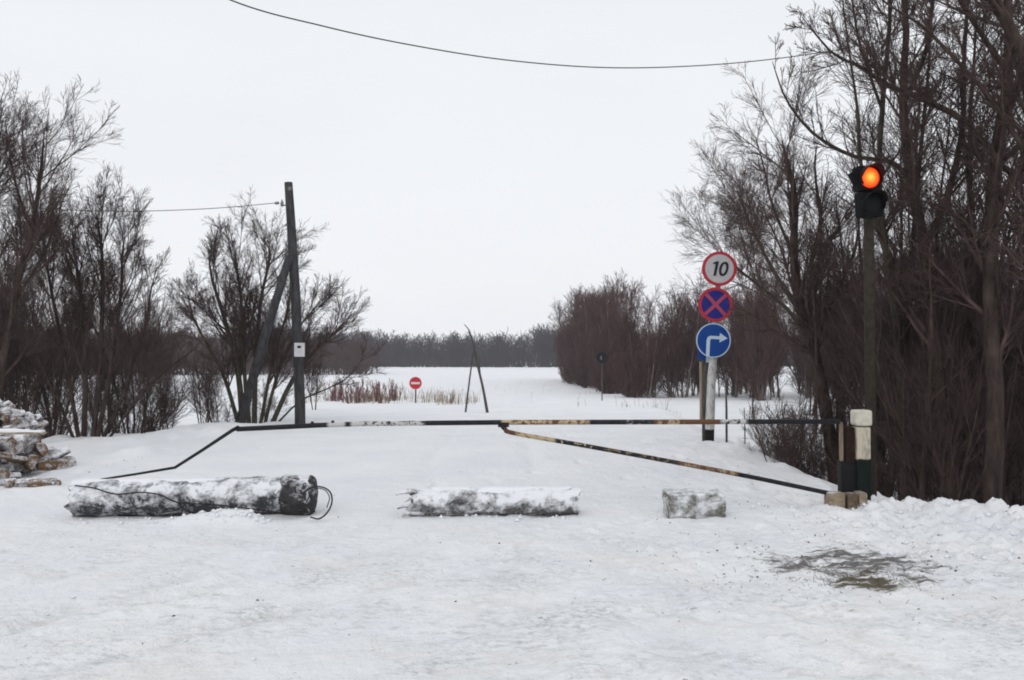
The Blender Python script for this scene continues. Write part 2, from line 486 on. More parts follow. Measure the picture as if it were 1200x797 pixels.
# ------------------------------------------------------------------ ground
def axis(parts):
    out = []
    for a, b, n in parts: out += list(np.linspace(a, b, n, endpoint=False))
    return out
geo = lambda a, b, n: list(np.geomspace(a, b, n))
xs = [-v for v in geo(14, 2500, 40)[::-1]] + axis([(-14 + 0.2, -6.5, 50), (-6.5, 6.5, 420), (6.5, 14 - 0.2, 60)]) + geo(14, 2500, 40)
ys = [-v for v in geo(2, 300, 14)[::-1]] + axis([(-1.8, 3.6, 40), (3.6, 9.6, 230), (9.6, 22, 150), (22, 60, 95)]) + geo(60, 4500, 60)
GX, GY = np.meshgrid(xs, ys)
GZ = g(GX, GY)
nx, ny = len(xs), len(ys)
idx = np.arange(nx * ny).reshape(ny, nx)
F = np.stack([idx[:-1, :-1], idx[:-1, 1:], idx[1:, 1:], idx[1:, :-1]], -1).reshape(-1, 4)
ground = mesh_np('snow_ground', np.stack([GX, GY, GZ], -1).reshape(-1, 3), F, M['snow'])
tag(ground, 'snow covered track and open snowy field', kind='structure')

# lumps of broken snow (uncountable)
def chunk(rs, c, r):
    bmv = np.array([(0, 0, 1), (1, 0, 0), (0, 1, 0), (-1, 0, 0), (0, -1, 0), (0, 0, -1)], float)
    bmv = bmv * rs.uniform(0.6, 1.1, (6, 1)) * np.array([1, 1, 0.7]) * r
    a = rs.uniform(0, 6.28); ca, sa = math.cos(a), math.sin(a)
    bmv = bmv @ np.array([[ca, sa, 0], [-sa, ca, 0], [0, 0, 1]]).T + c
    f = np.array([(0, 1, 2), (0, 2, 3), (0, 3, 4), (0, 4, 1), (5, 2, 1), (5, 3, 2), (5, 4, 3), (5, 1, 4)])
    return bmv, f
rs = np.random.RandomState(5)
parts = []
for i in range(900):
    if rs.rand() < 0.75:
        x = rs.uniform(2.2, 6.0); y = rs.uniform(6.3, 8.7)
        if x < 2.6 + (8.2 - y) * 0.6 * rs.rand(): continue
    else:
        x = rs.uniform(-4, 4.5); y = rs.uniform(4.2, 7.6)
    r = 0.008 + 0.035 * rs.rand() ** 3 * (1 if y > 6.3 and x > 2.3 else 0.35)
    parts.append(chunk(rs, np.array([x, y, gz(x, y) + r * 0.2]), r))
for (x0, x1, y0, y1, n) in ((-3.25, -2.3, 7.6, 7.78, 60), (-4.3, -2, 7.5, 7.9, 30), (-1.0, 0.6, 7.8, 8.0, 25)):
    for i in range(n):
        x = rs.uniform(x0, x1); y = rs.uniform(y0, y1); r = 0.01 + 0.03 * rs.rand() ** 2
        parts.append(chunk(rs, np.array([x, y, gz(x, y) + r * 0.2]), r))
tag(mesh_np('snow_lumps', *join(parts), M['clump'], smooth=True), 'small broken lumps of snow on the bank and track', kind='stuff')

# dirt crumbs, bark flakes and short stalks on the snow (uncountable)
parts = []
P, R = [], []
for i in range(560):
    k = rs.rand()
    if k < 0.45: x = rs.normal(2.4, 0.7); y = rs.normal(6.1, 0.55)
    elif k < 0.65: x = rs.uniform(2.4, 5.6); y = rs.uniform(6.8, 8.6)
    elif k < 0.78: x = rs.uniform(1.6, 3.7); y = rs.uniform(8.2, 12)
    elif k < 0.84: x = rs.uniform(-6.3, -4.8); y = rs.uniform(10, 12)
    else: x = rs.uniform(-4.5, 5); y = rs.uniform(4.1, 10.5)
    if y < 4: continue
    z = gz(x, y)
    if rs.rand() < 0.5:
        parts.append(chunk(rs, np.array([x, y, z + 0.002]), 0.004 + 0.011 * rs.rand() ** 2))
    else:
        a = rs.uniform(0, 6.28); L = rs.uniform(0.01, 0.035) + 0.012 * (k < .45); up = rs.uniform(0, 0.5)
        d = np.array([math.cos(a), math.sin(a) * 0.6, up]) * L
        p0 = np.array([x, y, z - 0.003]); P.append([p0, p0 + d * 0.5 + [0, 0, 0.004], p0 + d]); R.append([0.002, 0.002, 0.001])
M['dirt'] = plain('dirt', (0.075, 0.065, 0.05), 0.95)
tag(mesh_np('dirt_crumbs', *join(parts), M['dirt'], smooth=False), 'dark crumbs of dirt scattered over the snow', kind='stuff')
for i in range(260):
    x = rs.normal(2.42, 0.28); y = rs.normal(5.78, 0.16); z = gz(x, y)
    a = rs.uniform(0, 6.28); L = rs.uniform(0.02, 0.06)
    d = np.array([math.cos(a) * 0.6, math.sin(a) * 0.6, rs.uniform(0.3, 1)]) * L
    p0 = np.array([x, y, z - 0.004]); P.append([p0, p0 + d * 0.6, p0 + d + [0, 0, -0.3 * L]]); R.append([0.0018, 0.0015, 0.0008])
M['turf'] = plain('dead_turf', (0.12, 0.10, 0.06), 0.95)
tag(mesh_np('dead_grass', *tubes(np.array(P), np.array(R), 3), M['turf']), 'short dead grass blades and stalks poking through snow', kind='stuff')

# ------------------------------------------------------------------ far woods (masses)
def far_mass(name, seed, n, x0, x1, yfun, hlo, hhi, twig, m, label, nb=26):
    rs = np.random.RandomState(seed)
    parts = []
    P, R = [], []
    for i in range(n):
        x = rs.uniform(x0, x1); y = yfun(x) + abs(rs.normal(0, 1)) * 18 * (1 if name.startswith('far') else 0.4)
        hh = rs.uniform(hlo, hhi) * (0.72 + 0.6 * (vnoise(np.array(x * 0.07), np.array(3.0), seed) + 0.5))
        z = gz(x, y)
        p, r = stem_poly(rs, (x, y, z - 0.3), (rs.normal(0, .12), 0, 1), hh, 7, 0.018 * hh, twig, 0.03, 0.05)
        P.append(p); R.append(r)
    P, R = np.array(P), np.array(R)
    l1 = children(rs, P, R, nb, 0.03, 0.99, 0.32, 0.66, (25, 75), 4, 0.4, twig, 0.12, 0.15, 0.55)
    l2 = children(rs, *l1, 4, 0.1, 0.98, 0.3, 0.7, (20, 50), 3, 0.8, twig * 0.8, 0.1, 0.1)
    if name == 'far_woods':
        # undergrowth along the foot of the wood
        n2 = 1500
        bx_ = rs.uniform(x0, x1, n2); by_ = np.array([yfun(v) for v in bx_]) - 3 + rs.rand(n2) * 12
        bz_ = g(bx_, by_); ux = rs.normal(0, .35, (n2, 8)); hh_ = rs.uniform(1.2, 3.6, (n2, 1)) * rs.uniform(.6, 1, (n2, 8))
        U0 = np.stack([bx_[:, None] + ux * .1, by_[:, None] + ux * 0, bz_[:, None] + ux * 0 - .2], -1)
        U1 = np.stack([bx_[:, None] + ux * 2.2, by_[:, None] + ux, bz_[:, None] + hh_], -1)
        UP = np.stack([U0, (U0 + U1) / 2 + rs.normal(0, .12, U0.shape), U1], 2).reshape(-1, 3, 3)
        l1 = (np.concatenate([np.zeros((0, 4, 3)), l1[0]]), l1[1])
        ex_ = [tubes(UP, np.full(UP.shape[:2], .05), 3)]
    else: ex_ = []
    o = mesh_np(name, *join(ex_ + [tubes(P, R, 4), tubes(*l1, 3), tubes(*l2, 3)]), m)
    return tag(o, label, kind='stuff')

far_mass('far_woods', 71, 2600, -215, 215, lambda x: 215 + 0.08 * abs(x), 6.6, 9.6, 0.055, M['twig_line'],
         'distant grey wood along the far edge of the snowy field', 17)
far_mass('brown_thicket', 72, 520, -130, -24, lambda x: 128 + 0.15 * (x + 60), 4.0, 6.2, 0.032, M['twig_far'],
         'low brown thicket beyond the field on the left', 26)

# dry reeds and weeds in the field
P, R = [], []
rs = np.random.RandomState(9)
for i in range(900):
    k = rs.rand()
    if k < .55: x, y = rs.uniform(-10.5, -3.6), rs.uniform(37, 47)
    elif k < .75: x, y = rs.uniform(-4.5, -1.6), rs.uniform(35, 41)
    elif k < .82: x, y = rs.normal(6.0, 1.6), rs.normal(33.5, 0.8)
    else: x, y = rs.uniform(-20, 40), rs.uniform(45, 120)
    if vnoise(np.array(x * 0.8), np.array(y * 0.3), 5) < -0.1: continue
    z = gz(x, y); h = rs.uniform(0.15, 0.75) * (0.35 if 33 > y - 0.8 and x > 2 else 1)
    a = rs.normal(0, 0.16, 2)
    P.append([(x, y, z - .05), (x + a[0] * h * .5, y + a[1] * h * .5, z + h * .55), (x + a[0] * h * 1.4, y + a[1] * h, z + h)])
    R.append([0.008, 0.007, 0.004])
tag(mesh_np('dry_weeds', *tubes(np.array(P), np.array(R), 3), M['reed']), 'thin dry weeds standing in the snowy field', kind='stuff')

# ------------------------------------------------------------------ right: grove beyond the bank (copies)
grove = []
for s in range(5):
    t = random_tree('grove_tree', 100 + s, 7.2, (1, 2, 3, 2, 4)[s], 0.2, 0.0095, 0.075, M['bark_far'], M['twig_far'],
                    n=(20, 8, 4), L=(0.26, 0.5), ang=(18, 42), t0=0.06, trop=0.09, side=6)
    tag(t, cat='tree')
    grove.append(t)
used = set()
def place(protos, k, x, y, sc, rz, label, group, tilt=0.0, zoff=0.0):
    p = protos[k]
    o = p if k_id(p) not in used else copy_tree(p)
    used.add(k_id(p))
    o.location = (x, y, gz(x, y) + zoff)
    o.rotation_euler = (tilt * math.cos(rz * 3), tilt * math.sin(rz * 5), rz)
    o.scale = (sc * random.Random(x).uniform(.9, 1.1), sc, sc)
    o['label'] = label; o['category'] = 'tree' if 'shrub' not in label else 'shrub'; o['group'] = group
    return o
def k_id(o): return o.name
rr = random.Random(4)
# left block of the grove: its foot runs from (655,446) to (800,470) in the photograph
for i in range(50):
    u = rr.random()
    px = 664 + 88 * u
    d0 = 47 + 52 * (1 - u) ** 1.3
    y = d0 + rr.random() * 9 * (1 + (1 - u))
    x = (px - 600) / FP * y + rr.uniform(0.0, 0.9)
    edge = min(1.0, 0.84 + (px - 664) / 120)
    sc = (y / 60) * 0.95 * edge * rr.choice((0.72, 0.8, 0.92, 1.0, 1.08))
    place(grove, i % 5, x, y, min(sc, 1.3), rr.uniform(0, 6.28), 'slender bare tree in the grove just left of the road signs, beyond the snow bank', 'trees of the roadside grove', 0.05)
under = []
for s in range(2):
    under.append(random_tree('grove_shrub', 600 + s, 3.0, 9, 0.5, 0.008, 0.02, M['twig_far'], M['twig_far'], n=(9, 6, 3), L=(0.25, 0.5), ang=(18, 45), t0=0.04, trop=0.08, side=4))
for i in range(30):
    u = rr.random(); px = 658 + 80 * u; y = 45.5 + 52 * (1 - u) ** 1.3 + rr.random() * 4
    x = (px - 600) / FP * y + rr.uniform(0, 1)
    place(under, i % 2, x, y, y / 60 * rr.uniform(.8, 1.3), rr.uniform(0, 6.28), 'dense leafless shrub at the foot of the roadside grove left of the signs', 'shrubs at the foot of the roadside grove', .1)
for i in range(22):
    px = rr.uniform(782, 868); y = rr.uniform(46, 62); x = (px - 600) / FP * y
    place(grove, i % 5, x, y, rr.uniform(0.72, 1.0), rr.uniform(0, 6.28), 'slender bare tree far behind the road signs at the snowy gap', 'trees far behind the road signs', 0.05)
for i in range(70):
    px = rr.uniform(868, 1260); y = rr.uniform(44, 72); x = (px - 600) / FP * y
    place(grove, i % 5, x, y, rr.uniform(0.75, 1.05), rr.uniform(0, 6.28), 'bare tree in the brown wood at the back right, beyond the near trees', 'trees of the brown wood at the back right', 0.06)

# ------------------------------------------------------------------ right: near wood
def hero(name, base_px, Y, limbs, seed, twig, bk, tw, label, zb=None, **kw):
    b = at(base_px[0], base_px[1], Y); z = gz(b.x, b.y); base = (b.x, b.y, z - 0.05)
    stems = []
    for pts, r0, r1 in limbs: stems.append(px_stem(pts, Y, base, r0, r1))
    t = build_tree(name, stems, np.random.RandomState(seed), base, twig, bk, tw, **kw)
    return tag(t, label, 'tree')

hero('leaning_tree', (985, 585), 12.6, [
    ([(986, 600), (974, 520), (958, 430), (938, 365), (930, 300), (932, 235), (924, 195), (916, 165)], 0.12, 0.006),
    ([(956, 424), (928, 368, 15.5), (893, 338, 17), (866, 316, 18), (848, 298, 18.5), (838, 280, 19)], 0.045, 0.004),
    ([(938, 365), (908, 320, 15), (886, 278, 16.5), (872, 245, 17.5), (862, 218, 18)], 0.045, 0.004),
    ([(944, 385), (958, 325), (962, 265), (955, 200), (958, 165)], 0.045, 0.004),
    ([(950, 400), (980, 345), (1002, 290), (1010, 235)], 0.038, 0.004),
    ([(930, 300), (905, 240, 13.5), (896, 200, 14), (885, 160, 14.5)], 0.028, 0.004)],
    31, 0.0034, M['bark'], M['twig'], 'tree with wide fan crown leaning left over the gate post, right of the road signs', n=(19, 9, 6), L=(0.26, 0.48), ang=(20, 45), t0=0.25, trop=0.05, fine=3)
hero('tall_tree', (1108, 602), 10.2, [
    ([(1112, 610), (1106, 500), (1094, 400), (1085, 300), (1066, 205), (1058, 110), (1062, 30), (1050, -80)], 0.10, 0.02),
    ([(1084, 290), (1110, 230), (1128, 150), (1130, 60), (1140, -60)], 0.05, 0.012),
    ([(1060, 120), (1085, 60), (1095, -10), (1110, -80)], 0.035, 0.01),
    ([(1070, 215), (1045, 190), (1000, 183), (955, 158), (922, 118), (905, 72)], 0.036, 0.004),
    ([(1094, 400), (1060, 350), (1040, 290), (1010, 250), (975, 225)], 0.03, 0.004)],
    32, 0.0034, M['bark'], M['twig'], 'tall dark tree right of the traffic light, long limb arching left above it', n=(14, 9, 5), L=(0.17, 0.35), ang=(20, 50), t0=0.2, trop=0.04, fine=2)
hero('forked_tree', (1168, 606), 9.6, [
    ([(1160, 612), (1166, 480), (1160, 330), (1168, 180), (1182, 80), (1178, -80)], 0.115, 0.03),
    ([(1167, 185), (1130, 142), (1085, 118), (1040, 100), (1008, 78), (975, 62), (940, 20)], 0.042, 0.005),
    ([(1167, 190), (1205, 215), (1260, 245), (1320, 250)], 0.04, 0.01),
    ([(1181, 85), (1150, 40), (1120, -10), (1110, -60)], 0.035, 0.01),
    ([(1172, 150), (1200, 90), (1215, 20), (1240, -60)], 0.04, 0.012),
    ([(1163, 300), (1125, 255), (1075, 235), (1030, 240)], 0.024, 0.004)],
    33, 0.0034, M['bark'], M['twig'], 'forked tree near the right edge of the photo, two boughs spreading level at mid height', n=(14, 9, 5), L=(0.17, 0.35), ang=(20, 50), t0=0.2, trop=0.04, fine=2)
hero('slim_tree', (1058, 604), 11.0, [
    ([(1060, 606), (1058, 500), (1050, 380), (1036, 280), (1030, 200), (1036, 100), (1043, 20), (1040, -70)], 0.06, 0.015),
    ([(1040, 300), (1010, 200), (1005, 130), (995, 60), (985, -20)], 0.03, 0.006),
    ([(1034, 130), (1010, 60), (1000, 10), (995, -40)], 0.022, 0.006)],
    34, 0.0034, M['bark_green'], M['twig'], 'slim greenish tree rising directly behind the traffic light', n=(16, 9, 5), L=(0.15, 0.32), ang=(20, 50), t0=0.25, trop=0.04, fine=2)
hero('bough_tree', (1262, 612), 9.0, [
    ([(1262, 640), (1250, 400), (1225, 180), (1195, 60), (1165, 0), (1135, -60)], 0.11, 0.03),
    ([(1230, 210), (1190, 160), (1165, 120), (1120, 70), (1080, 30), (1040, 5), (1005, -30)], 0.032, 0.004),
    ([(1240, 300), (1215, 270), (1180, 265), (1140, 280)], 0.03, 0.004)],
    35, 0.0034, M['bark'], M['twig'], 'tree at the extreme right edge whose bough crosses the top right corner', n=(16, 9, 5), L=(0.15, 0.32), ang=(20, 50), t0=0.2, trop=0.04, fine=2)

wood = []
for s in range(5):
    wood.append(tag(random_tree('wood_tree', 200 + s, 7.2, (1, 2, 3, 2, 1)[s], 0.16, 0.0036, 0.075, M['bark'], M['twig'],
                    n=(16, 9, 6), L=(0.25, 0.5), ang=(18, 42), t0=0.14, trop=0.09, wob=0.03, side=7), cat='tree'))
brush = []
for s in range(4):
    brush.append(tag(random_tree('bare_shrub', 300 + s, 2.3, 7, 0.75, 0.0032, 0.016, M['twig'], M['twig'],
                    n=(9, 6, 3), L=(0.25, 0.5), ang=(20, 60), t0=0.06, trop=0.05, side=5), cat='shrub'))
rr = random.Random(12)
for i in range(20):
    px = 1030 + 185 * (i + rr.random()) / 20; y = rr.uniform(9.6, 12.6); x = (px - 600) / FP * y
    place(wood, i % 5, x, y, rr.choice((0.42, 0.48, 0.52, 0.58, 0.8, 1.1)), rr.uniform(0, 6.28), 'dark bare tree in the front rows of the dense wood behind the right snow bank', 'front trees of the right wood', 0.1)
for i in range(46):
    px = rr.uniform(985, 1290); y = rr.uniform(13, 30); x = (px - 600) / FP * y
    place(wood, i % 5, x, y, (((416 - rr.uniform(240, 345)) / 942 * y + 2.3) / 7.2), rr.uniform(0, 6.28), 'dark bare tree deep inside the dense right wood', 'inner trees of the right wood', 0.1)
for i in range(5):
    px = rr.uniform(880, 975); y = rr.uniform(24, 36); x = (px - 600) / FP * y
    place(wood, i % 5, x, y, rr.uniform(0.6, 0.8), rr.uniform(0, 6.28), 'medium bare tree in the hollow behind the leaning tree', 'trees in the hollow on the right', 0.1)
for i in range(30):
    px = 1030 + 210 * (i + rr.random()) / 30; y = rr.uniform(10.6, 18); x = (px - 600) / FP * y
    place(brush, i % 4, x, y, rr.uniform(0.6, 1.1), rr.uniform(0, 6.28), 'leafless shrub filling the foot of the dense right wood', 'shrubs at the foot of the right wood', 0.15)
for i in range(15):
    px = rr.uniform(900, 985); y = rr.uniform(11.5, 18); x = (px - 600) / FP * y
    place(brush, i % 4, x, y, rr.uniform(0.35, 0.7), rr.uniform(0, 6.28), 'low leafless shrub in the snowy hollow behind the right end of the barrier', 'shrubs in the hollow behind the barrier', 0.2)

def ordinals(group, fmt):
    things = [o for o in COL.objects if o.parent is None and o.get('group') == group]
    words = 'first second third fourth fifth sixth seventh eighth ninth tenth eleventh twelfth thirteenth fourteenth fifteenth sixteenth seventeenth eighteenth nineteenth twentieth'.split()
    for i, o in enumerate(sorted(things, key=lambda q: q.location.x / q.location.y)):
        o['label'] = fmt % words[i]
ordinals('front trees of the right wood', '%s from the left of the dark trees in the front rows of the right wood')
ordinals('trees in the hollow on the right', '%s from the left of the medium bare trees in the hollow behind the leaning tree')

# ------------------------------------------------------------------ left trees
hero('tall_edge_tree', (12, 530), 14.0, [
    ([(-10, 535), (0, 440), (18, 345), (38, 265), (48, 200), (52, 150)], 0.085, 0.004),
    ([(10, 400), (-10, 310), (-20, 230), (-15, 170), (-10, 130)], 0.045, 0.004),
    ([(22, 345), (50, 300), (66, 260), (76, 225)], 0.03, 0.003),
    ([(-20, 530), (-40, 400), (-30, 280), (-8, 200), (4, 140)], 0.06, 0.004),
    ([(36, 270), (20, 220), (10, 175), (6, 140)], 0.025, 0.003)],
    41, 0.0034, M['bark'], M['twig'], 'tallest bare tree on the left edge, leaning right behind the log pile', n=(20, 9, 6), L=(0.24, 0.46), ang=(18, 42), t0=0.15, trop=0.08, fine=3)
hero('clump_tree', (105, 520), 15.5, [
    ([(98, 524), (100, 440), (95, 350), (88, 300), (84, 268)], 0.06, 0.004),
    ([(108, 524), (118, 420), (120, 320), (118, 280), (112, 250)], 0.055, 0.004),
    ([(112, 524), (130, 430), (142, 340), (143, 300), (147, 272)], 0.048, 0.004),
    ([(116, 524), (150, 450), (172, 380), (176, 345), (182, 320)], 0.042, 0.004),
    ([(94, 524), (78, 430), (60, 340), (52, 290), (50, 250)], 0.045, 0.004),
    ([(90, 524), (60, 450), (35, 410), (12, 390)], 0.035, 0.005),
    ([(122, 522), (160, 470), (200, 430), (235, 405)], 0.03, 0.004)],
    42, 0.0034, M['bark'], M['twig'], 'many stemmed bare tree rising from the snow bank beside the log pile', n=(18, 9, 5), L=(0.24, 0.46), ang=(15, 38), t0=0.22, trop=0.09, fine=3)
hero('spreading_willow', (300, 496), 22.0, [
    ([(285, 499), (278, 430), (262, 370), (248, 325), (244, 290)], 0.09, 0.005),
    ([(298, 499), (300, 420), (306, 350), (316, 305), (315, 285)], 0.075, 0.005),
    ([(292, 499), (286, 430), (284, 370), (278, 315), (275, 287)], 0.065, 0.005),
    ([(280, 499), (262, 440), (238, 395), (226, 370), (220, 345)], 0.06, 0.005),
    ([(318, 499), (340, 450), (362, 418), (384, 398), (400, 382), (412, 368)], 0.07, 0.004),
    ([(310, 499), (325, 440), (350, 385), (366, 365), (378, 348)], 0.05, 0.004),
    ([(305, 499), (318, 430), (335, 370), (342, 330), (346, 308)], 0.05, 0.004),
    ([(322, 499), (352, 470), (385, 455), (410, 440), (425, 420)], 0.03, 0.005)],
    43, 0.0042, M['bark_green'], M['twig'], 'wide spreading bare willow behind the utility pole', n=(20, 9, 6), L=(0.26, 0.5), ang=(18, 42), t0=0.16, trop=0.06, fine=2)
rr = random.Random(21)
left = []
for s in range(3):
    left.append(tag(random_tree('bank_tree', 400 + s, 5.2, (5, 4, 3)[s], 0.28, 0.0036, 0.04, M['bark'], M['twig'],
                    n=(14, 8, 5), L=(0.3, 0.52), ang=(16, 40), t0=0.2, trop=0.12, side=6), cat='tree'))
spots = [(-25, 17.5, 1.0), (45, 18, .88), (75, 20, .85), (150, 18.5, 0.72), (185, 21, 0.66), (165, 17, 0.6), (20, 21, 1.05), (60, 24, 1.05),
         (205, 25, .6), (-50, 15.5, 1.1), (-90, 17, 1.2), (-140, 16, 1.1), (240, 28, .65), (370, 30, .5), (-10, 25, 1.15), (125, 20, .75)]
for i, (px, y, sc) in enumerate(spots):
    x = (px - 600) / FP * y
    place(left, i % 3, x, y, sc, rr.uniform(0, 6.28), 'upright bare tree in the row on the left bank, behind the many stemmed tree', 'trees along the left bank', 0.08)
for i in range(16):
    px = rr.uniform(-30, 345); y = rr.uniform(17, 27) if px > 150 else rr.uniform(15.5, 24); x = (px - 600) / FP * y
    place(brush, i % 4, x, y, rr.uniform(0.45, 0.95), rr.uniform(0, 6.28), 'leafless shrub under the trees on the left bank', 'shrubs under the left trees', 0.2)
ordinals('trees along the left bank', '%s from the left of the upright bare trees along the left bank')
# red stemmed shrubs in the field by the no entry sign
reds = []
for s in range(2):
    reds.append(tag(random_tree('red_shrub', 500 + s, 1.15, 9, 0.4, 0.006, 0.012, M['twig_red'], M['twig_red'],
                    n=(6, 3, 0), L=(0.25, 0.5), ang=(15, 40), t0=0.1, trop=0.15, side=4), cat='shrub'))
for i in range(17):
    px = 385 + 82 * (i + rr.random()) / 16 if i < 16 else 525 + rr.random() * 22
    y = rr.uniform(37, 43); x = (px - 600) / FP * y
    place(reds, i % 2, x, y, rr.uniform(0.5, 0.95), rr.uniform(0, 6.28), 'thin reddish shrub in the snow near the no entry sign', 'reddish shrubs near the no entry sign')

# ------------------------------------------------------------------ small builders
def tube_obj(name, pts, radii, m, parent=None, k=10, S=None, caps=True, loc=None):
    pts = np.asarray([tuple(p) for p in pts], float)
    if S: P = resample(pts, S)
    else: P = pts
    R = np.interp(np.linspace(0, 1, len(P)), np.linspace(0, 1, len(np.atleast_1d(radii))), np.atleast_1d(radii)) if np.ndim(radii) else np.full(len(P), radii)
    if caps:
        e0 = (P[0] - P[1]); e0 /= np.linalg.norm(e0); e1 = (P[-1] - P[-2]); e1 /= np.linalg.norm(e1)
        P = np.vstack([P[0] + e0 * 1e-3, P, P[-1] + e1 * 1e-3]); R = np.concatenate([[1e-4], R, [1e-4]])
    T = np.gradient(P, axis=0)
    T[0] = P[2] - P[1] if caps else T[0]; 
    if caps: T[1] = P[2] - P[1]; T[-1] = T[-2] = P[-2] - P[-3]
    T /= np.linalg.norm(T, axis=1, keepdims=True)
    u = np.cross(T[0], [0.1, 0.2, 1.0]); 
    if np.linalg.norm(u) < 0.2: u = np.cross(T[0], [1.0, 0.1, 0])
    u /= np.linalg.norm(u)
    V = []
    a = np.arange(k) * 2 * PI / k
    for i in range(len(P)):
        u = u - T[i] * np.dot(u, T[i]); u /= np.linalg.norm(u); w = np.cross(T[i], u)
        V.append(P[i] + R[i] * (np.cos(a)[:, None] * u + np.sin(a)[:, None] * w))
    V = np.concatenate(V)
    idx = np.arange(len(P) * k).reshape(-1, k)
    q = np.stack([idx[:-1], np.roll(idx, -1, 1)[:-1], np.roll(idx, -1, 1)[1:], idx[1:]], -1).reshape(-1, 4)
    o = mesh_np(name, V, q, m, parent)
    for p in o.data.polygons: pass
    return o

def box_bm(sx, sy, sz, bev=0.0, c=(0, 0, 0), bm=None, seg=2):
    b2 = bmesh.new()
    bmesh.ops.create_cube(b2, size=1)
    for v in b2.verts: v.co = Vector((v.co.x * sx, v.co.y * sy, v.co.z * sz))
    if bev: bmesh.ops.bevel(b2, geom=list(b2.edges), offset=bev, segments=seg, affect='EDGES', profile=0.6)
    for v in b2.verts: v.co += Vector(c)
    if bm is None: return b2
    me = bpy.data.meshes.new('tmp'); b2.to_mesh(me); b2.free(); bm.from_mesh(me); bpy.data.meshes.remove(me)
    return bm

def roughen(bm, amp, scale, seed=0):
    rnd = np.array([tuple(v.co) for v in bm.verts])
    n = fbm(rnd[:, 0] * scale + rnd[:, 2] * 3.1 * scale, rnd[:, 1] * scale - rnd[:, 2] * 2.3 * scale, seed, 3)
    n2 = fbm(rnd[:, 2] * scale + 7, rnd[:, 0] * scale * 1.3 + rnd[:, 1] * scale, seed + 5, 3)
    bm.normal_update()
    for v, a, b in zip(bm.verts, n, n2): v.co += v.normal * float(a + b) * amp

# ------------------------------------------------------------------ logs and block across the track
def snowy(name, c1, c2, thr, scale=7.0, moss=None, side=0.0):
    """old surface with frozen-on snow: snow lies on top and clings in patches to the sides"""
    m, nt, b = mat(name)
    co = obco(nt)
    v = noise(nt, obco(nt, (0.5, 1, 1)), 22, 6, 0.7)
    c = mix(nt, rng(nt, v, 0.3, 0.7), c1, c2)
    if moss: c = mix(nt, rng(nt, noise(nt, co, 6), 0.48, 0.62), c, moss)
    geo_ = N(nt, 'ShaderNodeNewGeometry'); s = N(nt, 'ShaderNodeSeparateXYZ')
    nt.links.new(geo_.outputs['Normal'], s.inputs[0])
    n1 = noise(nt, obco(nt, (0.7, 1, 1)), scale, 6, 0.72, 0.4)
    n2 = noise(nt, co, scale * 4.5, 4, 0.7)
    q = math_(nt, 'ADD', math_(nt, 'MULTIPLY', s.outputs[2], 0.075), math_(nt, 'ADD', math_(nt, 'MULTIPLY', n1, 0.75), math_(nt, 'MULTIPLY', n2, 0.25)))
    f = rng(nt, q, thr - 0.02, thr + 0.12)
    c = mix(nt, f, c, (0.80, 0.81, 0.84))
    nt.links.new(c, b.inputs['Base Color']); b.inputs['Roughness'].default_value = 0.95
    addbump(nt, b, math_(nt, 'ADD', math_(nt, 'MULTIPLY', f, 1.5), v), 0.6, 0.02)
    return m
M['log_a'] = snowy('snow_crusted_bark', (0.025, 0.025, 0.03), (0.10, 0.10, 0.11), 0.455, 6.5)
M['log_b'] = snowy('snow_crusted_bark_grey', (0.055, 0.055, 0.055), (0.17, 0.165, 0.16), 0.44, 5.5)
M['blockm'] = snowy('snow_crusted_concrete', (0.10, 0.10, 0.085), (0.24, 0.235, 0.21), 0.46, 5.0, moss=(0.13, 0.135, 0.09))
M['rot'] = snowy('dark_rotten_wood', (0.015, 0.014, 0.015), (0.085, 0.08, 0.083), 0.545, 9.0)

def log(name, a, b, r0, r1, m, seed, jag=None, nseg=90, k=40, squash=0.95):
    """log along local X with a lumpy surface; jag = (start, end) depth of splintered ends"""
    L = (b - a).length
    root = empty(name, (a + b) / 2)
    root.rotation_euler = (b - a).to_track_quat('X', 'Z').to_euler()
    t = np.linspace(0, 1, nseg); th = np.arange(k) * 2 * PI / k
    TT, AA = np.meshgrid(t, th, indexing='ij')
    R = r0 + (r1 - r0) * TT
    n = fbm(TT * L * 5, np.cos(AA) * 1.6 + 4, seed, 4) + fbm(TT * L * 5, np.sin(AA) * 1.6 + 9, seed + 7, 4)
    R = R * (1 + 0.09 * n)
    X = (TT - 0.5) * L
    if jag:
        j = (vnoise(np.cos(AA) * 3 + 5, np.sin(AA) * 3, seed + 3) + vnoise(AA * 4, AA * 0, seed + 4))
        X = X + np.exp(-TT * 14) * jag[0] * j + np.exp(-(1 - TT) * 14) * jag[1] * j
    V = np.stack([X, R * np.cos(AA), R * np.sin(AA) * squash], -1)
    idx = np.arange(nseg * k).reshape(nseg, k)
    q = np.stack([idx[:-1], np.roll(idx, -1, 1)[:-1], np.roll(idx, -1, 1)[1:], idx[1:]], -1).reshape(-1, 4)
    V = V.reshape(-1, 3)
    mesh_np('bark', V, q, m, root)
    ring0, ring1 = V[idx[0]], V[idx[-1]]
    return root, ring0, ring1

